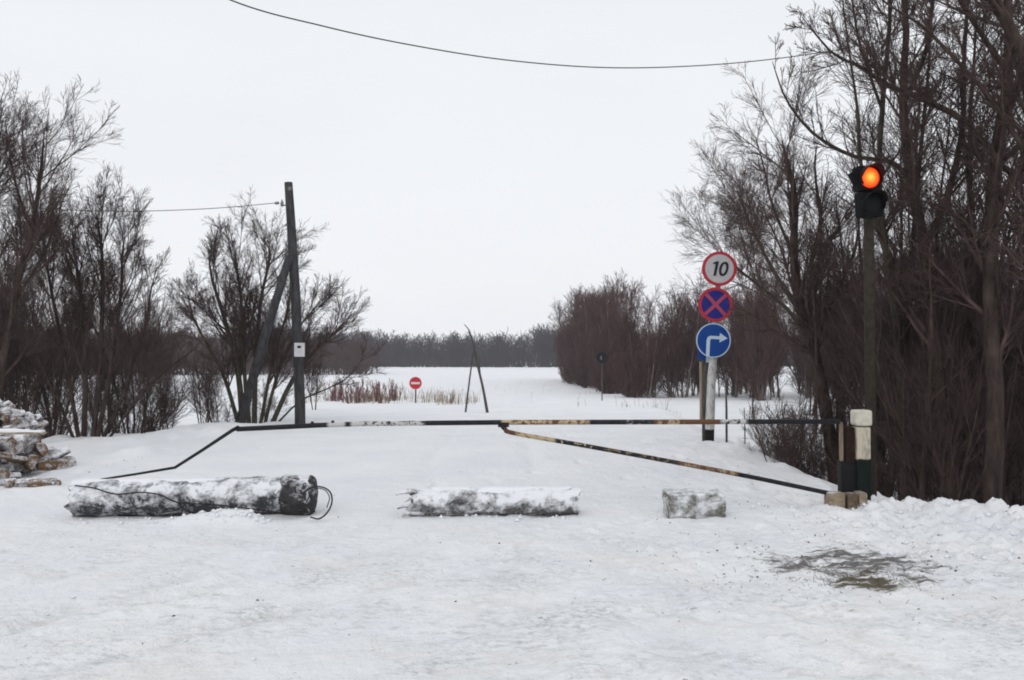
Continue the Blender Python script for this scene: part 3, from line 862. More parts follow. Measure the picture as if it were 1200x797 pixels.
def endcap(name, ring, m, root, depth, seed, k=4):
    """cut or broken end: rings shrinking to the middle with an uneven relief"""
    rs = np.random.RandomState(seed)
    c = ring.mean(0); Vs = [ring]
    for j in range(1, k + 1):
        f = 1 - j / (k + 0.3)
        w = c + (ring - c) * f
        w[:, 0] = c[0] + (ring[:, 0] - c[0]) * f + depth * (rs.rand(len(ring)) - 0.4)
        Vs.append(w)
    n = len(ring)
    V = np.concatenate(Vs + [c[None] + [[depth * 0.2, 0, 0]]])
    idx = np.arange(n * (k + 1)).reshape(k + 1, n)
    q = np.stack([idx[:-1], np.roll(idx, -1, 1)[:-1], np.roll(idx, -1, 1)[1:], idx[1:]], -1).reshape(-1, 4)
    last = idx[-1]; ci = len(V) - 1
    q2 = np.stack([last, np.roll(last, -1), np.full(n, ci), np.full(n, ci)], -1)
    me = bpy.data.meshes.new(name)
    me.from_pydata([tuple(v) for v in V], [], [tuple(int(a) for a in r) for r in q] + [(int(a), int(b_), int(c_)) for a, b_, c_, d_ in q2])
    me.shade_smooth(); me.materials.append(m)
    return link(bpy.data.objects.new(name, me), root)

# big log: left end nearer
a = at(77, 612, 7.83); b_ = at(352, 605, 8.03)
a = Vector((a.x, 7.99, gz(a.x, 7.99) + 0.175)); b_ = Vector((-2.04, 8.2, gz(-2.04, 8.2) + 0.19))
root, r0, r1 = log('big_log', a, b_, 0.185, 0.205, M['log_a'], 3, (0.05, 0.04))
endcap('broken_end', r0, M['log_a'], root, 0.03, 1); endcap('rotten_end', r1, M['rot'], root, -0.05, 2)
tag(root, 'longest snow crusted log lying across the track, cable draped over it', 'log')
# dark knobbly broken lump on the right end
bm = bmesh.new(); bmesh.ops.create_icosphere(bm, subdivisions=4, radius=1)
for v in bm.verts:
    rad = math.hypot(v.co.y, v.co.z) or 1e-6; w_ = max(0, 1 - abs(v.co.x) ** 7) ** .3 * min(1, rad * 2.2) / rad
    v.co = Vector((v.co.x * 0.19, v.co.y * w_ * 0.212, v.co.z * w_ * 0.204))
roughen(bm, 0.012, 6, 4)
o = mesh_bm('rotten_stub', bm, M['rot'], root, True, (1.015, 0.0, 0.0))
# middle log
a = Vector(((487 - 600) / FP * 8.05, 8.08, 0)); a.z = gz(a.x, 8.08) + 0.12
b_ = Vector(((678 - 600) / FP * 8.1, 8.12, 0)); b_.z = gz(b_.x, 8.12) + 0.125
root, r0, r1 = log('middle_log', a, b_, 0.15, 0.145, M['log_b'], 12, (0.12, 0.03))
endcap('splintered_end', r0, M['log_b'], root, 0.05, 5); endcap('cut_end', r1, M['log_b'], root, -0.01, 6)
L = (b_ - a).length
rs = np.random.RandomState(2)
for (dy, dz, l, r) in ((0.0, 0.10, .20, .03), (-0.08, -0.02, .17, .032), (-0.1, -0.09, .12, .03), (-0.04, 0.04, .10, .028)):
    tube_obj('splinter', [(-L / 2 + .10, dy, dz), (-L / 2 - l * .5, dy * 1.1, dz + .01), (-L / 2 - l, dy * 1.2, dz - .02)], [r, r * .7, .006], M['log_b'], root, 7, 6)
tag(root, 'middle snow crusted log on the track, left end broken into splinters', 'log')
# short concrete block
bx, by = (815 - 600) / FP * 8.0, 8.1
bm = box_bm(0.56, 0.3, 0.27, 0.02)
bmesh.ops.subdivide_edges(bm, edges=list(bm.edges), cuts=7, use_grid_fill=True)
roughen(bm, 0.018, 8, 2)
o = mesh_bm('concrete_block', bm, M['blockm'], None, True, (bx, by, gz(bx, by) + 0.105)); o.rotation_euler = (0.03, -0.02, 0.05)
tag(o, 'short snow dusted concrete block with mossy front, rightmost obstacle on the track', 'block')

def snow_cap(x0, y0, x1, y1, w, z, seed, th, parent):
    # drifted snow settled along the top, ragged edge, real thickness
    nu, nv = 70, 14
    U, W_ = np.meshgrid(np.linspace(0, 1, nu), np.linspace(-1, 1, nv), indexing='ij')
    wid = w * (0.75 + 0.5 * fbm(U * 7, U * 0 + 2, seed, 3)) * np.minimum(1, np.minimum(U, 1 - U) * 22 + .25)
    X = x0 + (x1 - x0) * U + 0.02 * vnoise(U * 30, W_ * 3, seed); Yc = y0 + (y1 - y0) * U
    Yv = Yc + W_ * wid + 0.012 * vnoise(U * 40, W_ * 5, seed + 1)
    r = z[1]
    top = np.sqrt(np.maximum(r * r - (Yv - Yc) ** 2, 0.0))
    prof = np.sqrt(np.maximum(1 - W_ ** 2, 0))
    Zt = z[0] + top + prof * th * (0.8 + 0.9 * fbm(U * 9, W_ * 1.5, seed + 2, 3)) - 0.012
    return mesh_np('snow_cap', np.stack([X, Yv, Zt], -1).reshape(-1, 3), (lambda k_: np.stack([k_[:-1, :-1], k_[1:, :-1], k_[1:, 1:], k_[:-1, 1:]], -1).reshape(-1, 4))(np.arange(nu * nv).reshape(nu, nv)), M['clump'], parent)
for nm, par, (xa, ya, xb, yb), zc_, r_ in (('a', 'big_log', (-4.25, 7.99, -2.95, 8.09), gz(-3.6, 8.05) + .178, .185), ('b', 'middle_log', (-.80, 8.085, .60, 8.115), gz(0, 8.1) + .12, .147)):
    par = bpy.data.objects[par]
    o = snow_cap(xa, ya, xb, yb, r_ * .62, (zc_, r_), 5 if nm == 'a' else 8, .016, None)
    bpy.context.view_layer.update(); mw = par.matrix_world.copy(); o.parent = par; o.matrix_parent_inverse = mw.inverted()

# cable over the big log, loop at its right end
cp = [at(88, 569, 7.86), at(110, 572, 7.80), at(135, 579, 7.78), at(165, 577, 7.79), at(188, 580, 7.8), at(200, 586, 7.8), at(215, 590, 7.8), at(245, 591, 7.84), at(275, 594, 7.86), at(300, 597, 7.88), at(330, 601, 7.9)]
cb = empty('steel_cable', (cp[5].x, cp[5].y, gz(cp[5].x, cp[5].y)))
def loc_(pts, root): return [p - root.location for p in pts]
tube_obj('strand', loc_(cp, cb), 0.0075, M['cable'], cb, 6, 60)
tube_obj('strand', loc_([at(200, 586, 7.79), at(213, 592, 7.78), at(212.5, 604, 7.76), at(212.5, 614, 7.72)], cb), 0.006, M['cable'], cb, 6, 20)
lp = [at(355, 578, 7.95), at(366, 571, 7.9), at(378, 571, 7.85), at(387, 577, 7.8), at(389, 588, 7.75), at(384, 600, 7.72), at(374, 608, 7.74), at(364, 606, 7.8)]
tube_obj('loop', loc_(lp, cb), 0.008, M['cable'], cb, 6, 50)
lp = [at(357, 592, 8.0), at(368, 574, 7.95), at(380, 574, 7.9), at(386, 583, 7.85), at(383, 595, 7.83)]
tube_obj('loop', loc_(lp, cb), 0.005, M['cable'], cb, 6, 40)
tag(cb, 'thin dark steel cable draped along the big log, loop sticking out at its right end', 'cable')

# ------------------------------------------------------------------ barrier
def paint_mat(name, zones, length, base=(0.014, 0.014, 0.016), axis=0):
    """zones: list of (from, to, colour, coverage) along the pipe in metres"""
    m, nt, b = mat(name)
    P = N(nt, 'ShaderNodeTexCoord').outputs['Object']
    s = N(nt, 'ShaderNodeSeparateXYZ'); nt.links.new(P, s.inputs[0]); X = s.outputs[0]
    n1 = noise(nt, obco(nt, (1, 1, 1)), 19, 5, 0.7)
    c = mix(nt, rng(nt, noise(nt, obco(nt), 30), .35, .7), base, tuple(k * 2.2 for k in base))
    for (x0, x1, col, cov) in zones:
        z = math_(nt, 'MULTIPLY', rng(nt, X, x0 - .02, x0 + .02), rng(nt, X, x1 + .02, x1 - .02))
        z = math_(nt, 'MULTIPLY', z, rng(nt, n1, 0.62 - 0.3 * cov, 0.68 - 0.3 * cov))
        c = mix(nt, z, c, col)
    geo_ = N(nt, 'ShaderNodeNewGeometry'); s2 = N(nt, 'ShaderNodeSeparateXYZ'); nt.links.new(geo_.outputs['Normal'], s2.inputs[0])
    nt.links.new(c, b.inputs['Base Color']); b.inputs['Roughness'].default_value = 0.6
    addbump(nt, b, n1, .3, .003)
    return m
BY = 8.75
A0 = at(278, 503, BY + .05); A1 = at(984, 494, BY - .15)
gate = empty('swing_barrier', (A1.x, BY - .1, gz(A1.x, BY)))
o0 = gate.location
mX = lambda px: (px - 600) / FP * BY - o0.x
cream, rust, white = (0.46, 0.36, 0.22), (0.13, 0.062, 0.033), (0.50, 0.49, 0.47)
M['boom'] = paint_mat('boom_paint', [(mX(385), mX(405), white, .9), (mX(412), mX(498), white, .62), (mX(588), mX(690), cream, .92), (mX(600), mX(690), rust, .45),
                                    (mX(735), mX(760), white, .35), (mX(765), mX(842), rust, .95), (mX(770), mX(800), cream, .5), (mX(843), mX(872), white, .7)], 7)
M['brace'] = paint_mat('brace_paint', [(mX(590), mX(648), rust, 1.0), (mX(605), mX(650), cream, .75), (mX(655), mX(790), cream, .28), (mX(700), mX(790), rust, .2), (mX(795), mX(858), cream, .8), (mX(790), mX(862), rust, .6)], 7)
L_ = lambda pts: [p - o0 for p in pts]
tube_obj('boom', L_([A0, at(330, 500.5, BY), at(370, 498.5, BY), at(430, 496.5, BY), at(588, 495, BY), at(800, 494.5, BY), A1]), 0.027, M['boom'], gate, 12)
tube_obj('brace', L_([at(586, 496, BY), at(592, 503, BY), at(604, 508, BY), at(700, 525, BY - .05), at(860, 555, BY - .1), at(976, 579, BY - .15)]), [0.022, 0.024, 0.024, 0.024, 0.024], M['brace'], gate, 10, 40)
t1 = at(279, 501, BY + .03); t2 = at(272, 504.5, BY + .15)
pd = [t1, t2, at(238, 527, 9.5), at(205, 548, 9.85)]
e = at(118, 562, 10.25)
tube_obj('bent_tail', L_(pd + [at(196, 549.5, 9.9), at(160, 555.5, 10.05), e]), [0.022, .02, .018, .018, .016, .014], M['black'], gate, 8)
for px in (380.0, 370.0):
    pass
p = at(395, 495, BY) - o0
mesh_bm('bolt', box_bm(0.03, 0.03, 0.03, .006), M['black'], gate, loc=at(366, 495.5, BY) - o0)
mesh_bm('bolt', box_bm(0.03, 0.03, 0.03, .006), M['black'], gate, loc=at(390, 494.5, BY) - o0)
mesh_bm('weld_plate', box_bm(0.12, 0.02, 0.05, .006), M['brace'], gate, loc=at(590, 498, BY - .03) - o0)
tag(gate, 'long striped pipe barrier closed across the track with diagonal brace and bent tail', 'barrier')

# gate post
def band_mat(name, zs, cA, cB, var=.2):
    m, nt, b = mat(name)
    P = N(nt, 'ShaderNodeTexCoord').outputs['Object']; s = N(nt, 'ShaderNodeSeparateXYZ'); nt.links.new(P, s.inputs[0])
    n1 = noise(nt, obco(nt, (1, 1, .3)), 18, 5, .7)
    zz = math_(nt, 'ADD', s.outputs[2], math_(nt, 'MULTIPLY', math_(nt, 'SUBTRACT', n1, .5), .06))
    lo = mix(nt, rng(nt, n1, .3, .7), tuple(k * .7 for k in cA), tuple(k * 1.4 for k in cA))
    hi = mix(nt, rng(nt, n1, .50, .68), cB, tuple(k * .35 for k in cB))
    c = mix(nt, rng(nt, zz, zs - .01, zs + .01), lo, hi)
    nt.links.new(c, b.inputs['Base Color']); b.inputs['Roughness'].default_value = .75
    addbump(nt, b, n1, .3, .006)
    return m
PX, PY = (1008 - 600) / FP * 8.75, 8.75
pz = gz(PX, PY)
post = empty('gate_post', (PX, PY, pz))
def pzz(py): return at(1008, py, PY).z - pz
s = PY / FP
M['postm'] = band_mat('post_paint', pzz(537), (0.007, 0.011, 0.010), (0.50, 0.45, 0.36))
M['postcap'] = plain('post_cap', (0.55, 0.52, 0.44), .8, .15, 14)
M['rustplate'] = plain('rusty_plate', (0.022, 0.012, 0.009), .85, .5, 20)
M['palewood'] = bark('pale_wood', (0.20, 0.15, 0.10), (0.42, 0.35, 0.26), scale=12)
M['palewood2'] = bark('pale_wood_dark', (0.10, 0.07, 0.045), (0.28, 0.22, 0.16), scale=16)
zt = pzz(500)
mesh_bm('shaft', box_bm(.155, .15, zt + .25, .02, (0, 0, (zt - .25) / 2)), M['postm'], post)
cz = pzz(489.5)
mesh_bm('cap', box_bm(.178, .18, .172, .035, (.005, 0, cz), seg=4), M['postcap'], post, True)
mesh_bm('hinge_plate', box_bm(.085, .12, pzz(500) - pzz(541), .008, (-.135, 0, (pzz(500) + pzz(541)) / 2)), M['rustplate'], post)
mesh_bm('side_rail', box_bm(.03, .05, pzz(495) - pzz(540), .006, (-.215, 0, (pzz(495) + pzz(540)) / 2)), M['palewood2'], post)
mesh_bm('lower_shaft', box_bm(.17, .12, pzz(540) - pzz(600), .02, (-.145, .02, (pzz(540) + pzz(600)) / 2)), M['black'], post)
tag(post, 'gate post with square white rounded cap and dark lower half at the barrier hinge', 'post')
M['timd'] = snowy('snowy_timber', (.16, .12, .085), (.36, .29, .21), .56, 8)
M['tim2'] = snowy('snowy_timber_dark', (.08, .055, .035), (.2, .15, .11), .58, 8)
fx, fy = (990 - 600) / FP * 8.55, 8.58
fz = gz(fx, fy)
ft = empty('post_footing', (fx, fy, fz))
zc = at(990, 587, fy).z - fz
for (cx, w, h, mm) in ((-.11, .17, .17, 'palewood'), (.055, .11, .15, 'palewood2'), (.165, .09, .17, 'palewood')):
    bm = box_bm(w, .16, h + .12, .02, (cx, 0, zc - .05)); roughen(bm, .006, 12, 3); mesh_bm('timber', bm, M['tim' + mm[-1]], ft)
tag(ft, 'short pale timber blocks set in snow at the foot of the gate post', 'timber')

# ------------------------------------------------------------------ traffic light
TY = 9.15
tb = at(1021, 590, TY); tz = gz(tb.x, TY)
tl = empty('traffic_light', (tb.x, TY, tz))
top = at(1018, 257, TY)
M['tpole'] = plain('greenish_pole', (0.038, 0.032, 0.025), .8, .35, 16)
tube_obj('pole', [Vector((0, 0, -.4)), Vector((top.x - tb.x, 0, top.z - tz)), Vector((top.x - tb.x + .01, 0, top.z - tz + .45))], [.06, .056, .05], M['tpole'], tl, 14)
hd = at(1017, 225, TY - .18)
head = bpy.data.objects.new('lamp_head', None)
lz = 0.27
yaw = math.radians(8)
hr = Matrix.Rotation(yaw, 4, 'Z') @ Matrix.Rotation(math.radians(-3), 4, 'Y')
hl = hd - Vector((tb.x, TY, tz))
def on_head(o): o.matrix_local = Matrix.Translation(hl) @ hr; return o
bm = box_bm(.27, .15, .285, .035, (0, .02, .15)); 
upper = on_head(mesh_bm('upper_section', bm, M['housing'], tl))
lower = on_head(mesh_bm('lower_section', box_bm(.27, .15, .285, .035, (0.012, .02, -.145)), M['housing'], tl))
def visor(zc, xc=0.0, r=.125, ln=.15):
    """peaked hood: open tube cut back below"""
    k = 36; V = []; F_ = []
    for i in range(k + 1):
        a = math.radians(-35 + 250 * i / k)
        l = ln * (0.45 + 0.55 * max(0, math.sin(a)) ** .7) if math.sin(a) > 0 else ln * .4
        for rr_, yy in ((r, -.05), (r, -.05 - l), (r + .006, -.05 - l), (r + .006, -.05)):
            V.append((xc + math.cos(a) * rr_, yy, zc + math.sin(a) * rr_))
    for i in range(k):
        for j in range(4):
            F_.append((i * 4 + j, i * 4 + (j + 1) % 4, (i + 1) * 4 + (j + 1) % 4, (i + 1) * 4 + j))
    bm = bmesh.new(); vv = [bm.verts.new(v) for v in V]
    for f in F_: bm.faces.new([vv[i] for i in f])
    return bm
M['visor'] = plain('visor', (0.03, 0.012, 0.011), .4, .1, 10)  # upper hood: glow of the red lamp painted into its colour
on_head(mesh_bm('visor', visor(.15), M['visor'], tl, True))
on_head(mesh_bm('visor', visor(-.145, .012), M['housing'], tl, True))
def lens(zc, m, name, xc=0.0):
    bm = bmesh.new(); bmesh.ops.create_uvsphere(bm, u_segments=28, v_segments=14, radius=.118)
    for v in bm.verts: v.co = Vector((v.co.x, v.co.y * .35, v.co.z))
    for v in bm.verts: v.co += Vector((xc, -.05, zc))
    return on_head(mesh_bm(name, bm, m, tl, True))
m, nt, b = mat('lit_red_lens')
P = N(nt, 'ShaderNodeTexCoord').outputs['Object']
mp_ = N(nt, 'ShaderNodeMapping'); mp_.inputs['Location'].default_value = (.01, 0, -.15); mp_.inputs['Scale'].default_value = (1, 0, 1)
nt.links.new(P, mp_.inputs[0])
ln_ = N(nt, 'ShaderNodeVectorMath', operation='LENGTH'); nt.links.new(mp_.outputs[0], ln_.inputs[0])
cr = N(nt, 'ShaderNodeValToRGB'); nt.links.new(rng(nt, ln_.outputs['Value'], .012, .118), cr.inputs[0])
cr.color_ramp.elements[0].color = (1.0, .36, .05, 1); cr.color_ramp.elements[1].color = (.22, .006, .002, 1)
e2 = cr.color_ramp.elements.new(.5); e2.color = (.95, .11, .008, 1)
nt.links.new(cr.outputs[0], b.inputs['Emission Color']); b.inputs['Emission Strength'].default_value = 1.9
b.inputs['Base Color'].default_value = (.3, .02, .01, 1); b.inputs['Roughness'].default_value = .3
M['lit'] = m
M['dark_lens'] = plain('dark_lens', (.005, .007, .007), .5, .1, 10)
lens(.15, M['lit'], 'red_lens'); lens(-.145, M['dark_lens'], 'dark_lens', .012)
# side lamp turned away, seen as a thin pointed hood on the left
bm = bmesh.new()
vv = [bm.verts.new(v) for v in ((-.13, -.02, .24), (-.215, -.02, .21), (-.20, -.02, .18), (-.13, -.02, .06), (-.13, .06, .24), (-.215, .03, .21), (-.20, .03, .18), (-.13, .06, .06))]
for f in ((0, 1, 2, 3), (7, 6, 5, 4), (0, 4, 5, 1), (1, 5, 6, 2), (2, 6, 7, 3), (3, 7, 4, 0)): bm.faces.new([vv[i] for i in f])
on_head(mesh_bm('side_bracket', bm, M['housing'], tl))
tag(tl, 'traffic light on a thin pole at the wood edge, red lamp lit', 'traffic light')

# ------------------------------------------------------------------ road sign post
SY = 14.3
sb = at(831, 522, SY); sz_ = gz(sb.x, SY)
def ring_bm(r0, r1, y, th, k=56, bm=None):
    bm = bm or bmesh.new()
    A = [[bm.verts.new((math.cos(2 * PI * i / k) * r, yy, math.sin(2 * PI * i / k) * r)) for i in range(k)] for r, yy in ((r0, y), (r1, y), (r1, y + th), (r0, y + th))] if r0 > 0 else None
    if r0 > 0:
        for i in range(k):
            j = (i + 1) % k
            for q in range(4): bm.faces.new([A[q][i], A[q][j], A[(q + 1) % 4][j], A[(q + 1) % 4][i]])
    else:
        f = [bm.verts.new((math.cos(2 * PI * i / k) * r1, y, math.sin(2 * PI * i / k) * r1)) for i in range(k)]
        h = [bm.verts.new((math.cos(2 * PI * i / k) * r1, y + th, math.sin(2 * PI * i / k) * r1)) for i in range(k)]
        bm.faces.new(f); bm.faces.new(h[::-1])
        for i in range(k): bm.faces.new([f[i], h[i], h[(i + 1) % k], f[(i + 1) % k]])
    return bm
def poly_bm(polys, y, th, bm=None):
    bm = bm or bmesh.new()
    for pl in polys:
        f = [bm.verts.new((x, y, z)) for x, z in pl]; h = [bm.verts.new((x, y + th, z)) for x, z in pl]
        bm.faces.new(f); bm.faces.new(h[::-1])
        n = len(pl)
        for i in range(n): bm.faces.new([f[i], h[i], h[(i + 1) % n], f[(i + 1) % n]])
    return bm
sp = empty('sign_post', (sb.x, SY, sz_))
zb = lambda px, py: at(px, py, SY) - Vector((sb.x, SY, sz_))
M['spole'] = band_mat('sign_pole_paint', zb(831, 503).z, (0.012, 0.012, 0.013), (0.52, 0.52, 0.50))
a_, b_ = zb(831, 522), zb(845, 297)
tube_obj('white_pole', [a_ - Vector((0, 0, .3)), a_, zb(834, 440), zb(838, 400), b_ + Vector((-0.03, 0, 0))], [.085, .085, .075, .06, .05], M['spole'], sp, 12)
mesh_bm('wooden_stake', box_bm(.09, .07, zb(0, 405).z + .3, .01, (zb(828.5, 500).x - .01, .12, (zb(0, 405).z - .3) / 2)), M['wood_old'], sp)
mesh_bm('white_lath', box_bm(.045, .05, 1.1, .005, (zb(824, 460).x, .16, zb(0, 460).z)), M['palewood'], sp)
tag(sp, 'black footed white pole and wooden stake carrying three round road signs', 'sign post')

def road_sign(name, c, R, Y, label, tilt=0.05):
    p = at(c[0], c[1], Y)
    o = empty(name, p); o.rotation_euler = (0, tilt, 0)
    return tag(o, label, 'road sign', 'round road signs on the white pole')
# speed limit 10
R = .305
o = road_sign('speed_limit_sign', (843, 315), R, SY - .12, 'round white speed limit sign with red rim reading 10, top of the pole')
mesh_bm('plate', ring_bm(0, R, 0, .02), M['sign_back'], o)
mesh_bm('face', ring_bm(0, R * .84, -.006, .004), M['s_grey'], o)
mesh_bm('rim', ring_bm(R * .83, R, -.008, .008), M['s_red'], o)
h = R * .42
sh = lambda x, z: (x + z * .16, z)
one = [sh(-.135, .62 * h), sh(-.13, .78 * h), sh(-.085, 1 * h), sh(-.035, 1 * h), sh(-.035, -1 * h), sh(-.085, -1 * h), sh(-.085, .62 * h)]
one = [(x, z) for x, z in one]
bm = poly_bm([one], -.014, .006)
k = 32
oo = [sh(.075 + math.copysign(abs(math.cos(t)) ** .85, math.cos(t)) * .082, math.sin(t) * h) for t in [2 * PI * i / k for i in range(k)]]
ii = [sh(.075 + math.cos(t) * .037, math.sin(t) * h * .68) for t in [2 * PI * i / k for i in range(k)]]
for yy, flip in ((-.014, 0),):
    vo = [bm.verts.new((x, yy, z)) for x, z in oo]; vi = [bm.verts.new((x, yy, z)) for x, z in ii]
    vo2 = [bm.verts.new((x, yy + .006, z)) for x, z in oo]; vi2 = [bm.verts.new((x, yy + .006, z)) for x, z in ii]
    for i in range(k):
        j = (i + 1) % k
        bm.faces.new([vo[i], vo[j], vi[j], vi[i]]); bm.faces.new([vo[i], vo2[i], vo2[j], vo[j]]); bm.faces.new([vi[i], vi[j], vi2[j], vi2[i]]); bm.faces.new([vo2[i], vi2[i], vi2[j], vo2[j]])
mesh_bm('numeral', bm, M['s_black'], o)
# no stopping
o = road_sign('no_stopping_sign', (838.5, 357), R, SY - .12, 'round blue no stopping sign with red cross and rim, middle of the pole')
mesh_bm('plate', ring_bm(0, R, 0, .02), M['sign_back'], o)
mesh_bm('face', ring_bm(0, R * .84, -.006, .004), M['s_violet'], o)
mesh_bm('rim', ring_bm(R * .83, R, -.008, .008), M['s_red'], o)
q = R * .60; w = R * .10
bar = lambda s_: [(-q - w * .5, s_ * (-q + w * .9)), (-q + w * .9, s_ * (-q - w * .5)), (q + w * .5, s_ * (q - w * .9)), (q - w * .9, s_ * (q + w * .5))]
mesh_bm('cross', poly_bm([bar(-1)], -.0135, .005, poly_bm([bar(1)], -.0125, .005)), plain('cross_red', (.42, .07, .12), .5, .1, 8), o)
# turn right
o = road_sign('turn_right_sign', (836, 399), R, SY - .12, 'round blue sign with pale arrow turning right, lowest on the pole')
mesh_bm('plate', ring_bm(0, R, 0, .02), M['sign_back'], o)
mesh_bm('face', ring_bm(0, R * .95, -.006, .004), M['s_blue'], o)
mesh_bm('rim', ring_bm(R * .94, R, -.008, .008), M['s_arrow'], o)
u_ = R / 20.0
arrow = [(-8 * u_, -18 * u_), (-8 * u_, 0), (-7 * u_, 3.6 * u_), (-4 * u_, 5.2 * u_), (7 * u_, 5.2 * u_), (7 * u_, 9 * u_), (16 * u_, 3.2 * u_), (7 * u_, -2.0 * u_), (7 * u_, 1.6 * u_), (-2.6 * u_, 1.6 * u_), (-4 * u_, 0), (-4 * u_, -19.2 * u_)]
mesh_bm('arrow', poly_bm([arrow], -.0125, .005), M['s_arrow'], o)
# small blue plate behind
p = at(824, 411, SY + .05)
o = empty('blue_plate', p); mesh_bm('panel', box_bm(.20, .015, .33, .004), M['s_blue'], o)
mesh_bm('stripe', box_bm(.06, .006, .30, .001, (.078, -.011, -.06)), M['s_arrow'], o)
tag(o, 'small blue rectangular plate with pale stripe behind the lowest round sign', 'plate')

# no entry sign far down the track
NY = 38.5
nb = at(487, 476, NY); nzz = gz(nb.x, NY)
o = empty('no_entry_sign', (nb.x, NY, nzz))
cz = at(487, 449, NY).z - nzz
bm = ring_bm(0, .30, -.05, .02)
for v in bm.verts: v.co.z += cz
mesh_bm('plate', bm, plain('noentry_red', (.50, .03, .045), .45, .1, 8), o)
mesh_bm('bar', box_bm(.42, .006, .10, .001, (0, -.054, cz)), M['s_white'], o)
bm = ring_bm(.275, .305, -.057, .01)
for v in bm.verts: v.co.z += cz
mesh_bm('rim', bm, plain('noentry_rim', (.55, .25, .27), .45, .1, 8), o)
tube_obj('pole', [(0, 0, -.3), (0.01, 0, cz + .25)], .035, M['wood_old'], o, 8)
tag(o, 'small round red no entry sign standing in the field beyond the barrier', 'road sign')

# sign seen from the back at the grove
NY = 43.0
nb = at(705.5, 462, NY); nzz = gz(nb.x, NY)
o = empty('turned_sign', (nb.x, NY, nzz)); cz = at(705.5, 419, NY).z - nzz
bm = ring_bm(0, .30, -.05, .02)
for v in bm.verts: v.co.z += cz
mesh_bm('plate', bm, M['black'], o)
mesh_bm('bracket', box_bm(.07, .02, .2, .003, (-.05, -.065, cz - .02)), M['steel'], o)
tube_obj('pole', [(0, 0, -.3), (0, 0, cz + .2)], .03, M['wood_old'], o, 8)
tag(o, 'dark back of a round sign on a thin pole before the grove', 'road sign')

# thin stakes
for (px, y0, y1, Y, r, lab) in ((851.5, 513, 447, 14.0, .02, 'thin grey stake just right of the sign post'), (873, 525, 478, 13.5, .01, 'very thin dry stalk right of the thin grey stake')):
    p = at(px, y0, Y); z = gz(p.x, Y)
    o = tube_obj('stake', [(0, 0, -.2), (0.0, 0, (at(px, (y0 + y1) / 2, Y).z - z)), (-.01, 0, at(px, y1, Y).z - z)], [r, r, r * .7], M['wood_old'], None, 8)
    o.location = (p.x, Y, z); tag(o, lab, 'stake')

# ------------------------------------------------------------------ broken leaning stakes on the track
Y = 28.0
def lean(name, pts, r, label):
    b = at(pts[0][0], pts[0][1], Y); z = gz(b.x, Y); base = Vector((b.x, Y, z))
    P = [at(p[0], p[1], p[2] if len(p) > 2 else Y) - base for p in pts]
    P[0].z = -.15
    o = tube_obj(name, P, r, M['wood_old'], None, 8, 24); o.location = base
    return tag(o, label, 'pole')
lean('leaning_pole', [(545, 485), (549, 455), (553, 425), (556, 405, 27.9)], [.035, .03, .026, .02], 'thin crooked pole, left leg of the leaning pair on the track')
o = lean('leaning_pole', [(572, 485), (566, 455), (559, 425), (555, 405), (550, 388), (544, 380)], [.055, .045, .04, .03, .022, .012], 'thicker pole with bent tip, right leg of the leaning pair on the track')
tube_obj('side_branch', [at(566, 455, Y) - o.location, at(562.5, 435, Y) - o.location, at(562, 418, Y) - o.location], [.025, .02, .012], M['wood_old'], o, 6, 10)

# ------------------------------------------------------------------ utility pole
UY = 20.0
ub = at(352, 497, UY); uz = gz(ub.x, UY)
up = empty('utility_pole', (ub.x, UY, uz))
l = lambda px, py, Y=UY: at(px, py, Y) - Vector((ub.x, UY, uz))
pb = l(352, 497); pb.z = -.5
M['tarwood'] = bark('tarred_pole', (0.028, 0.028, 0.031), (0.075, 0.073, 0.075), scale=12)
tube_obj('pole', [pb, l(351.5, 470), l(346, 340), l(341, 260), l(338, 214)], [.135, .13, .12, .11, .10], M['tarwood'], up, 14)
tube_obj('strut', [l(279, 503, 19.0), l(309, 400, 19.6), l(339.5, 300, 19.9)], [.12, .11, .10], M['tarwood'], up, 12)
bx_ = mesh_bm('meter_box', box_bm(.235, .14, .34, .015), M['white_box'], up, loc=l(351, 410, UY - .19))
mesh_bm('window', box_bm(.09, .01, .06, .003, (.01, -.073, .07)), M['black'], bx_)
mesh_bm('pole_disc', ring_bm(0, .05, 0, .02), M['steel'], up, loc=l(339.5, 221, UY - .11))
ins = l(331, 238.5)
tube_obj('bracket', [l(339, 239), l(333, 241), l(330.5, 240), l(330.5, 234)], .016, M['steel'], up, 6)
tube_obj('insulator', [l(330.5, 242), l(330.5, 239), l(330.5, 236)], [.03, .045, .03], M['insul'], up, 10)
tube_obj('insulator', [l(327, 238), l(324.5, 238), l(322, 238.2)], [.03, .04, .025], M['insul'], up, 10)
tag(up, 'dark leaning utility pole with diagonal strut and white meter box', 'utility pole')
def wire(pts, r, label, S=60):
    P = [at(*p) for p in pts]
    o = tube_obj('wire', [p - P[0] for p in P], r, M['cable'], None, 5, S)
    o.location = P[0]; return tag(o, label, 'wire')
wire([(322, 238, 20), (260, 243.5, 19.6), (200, 246.5, 19.2), (140, 247.5, 18.8), (60, 245, 18.3), (-60, 235, 17.5)], .009, 'thin wire running left from the utility pole into the trees')
wire([(120, -75, 7.4), (270, 0, 8.2), (380, 31, 8.8), (480, 52.5, 9.4), (590, 70, 10), (700, 79, 10.6), (800, 78, 11.2), (900, 70, 11.8), (1000, 55, 12.4), (1150, 25, 13.3), (1300, -15, 14.2)], .0075,
     'overhead wire sagging across the open sky at the top', 120)

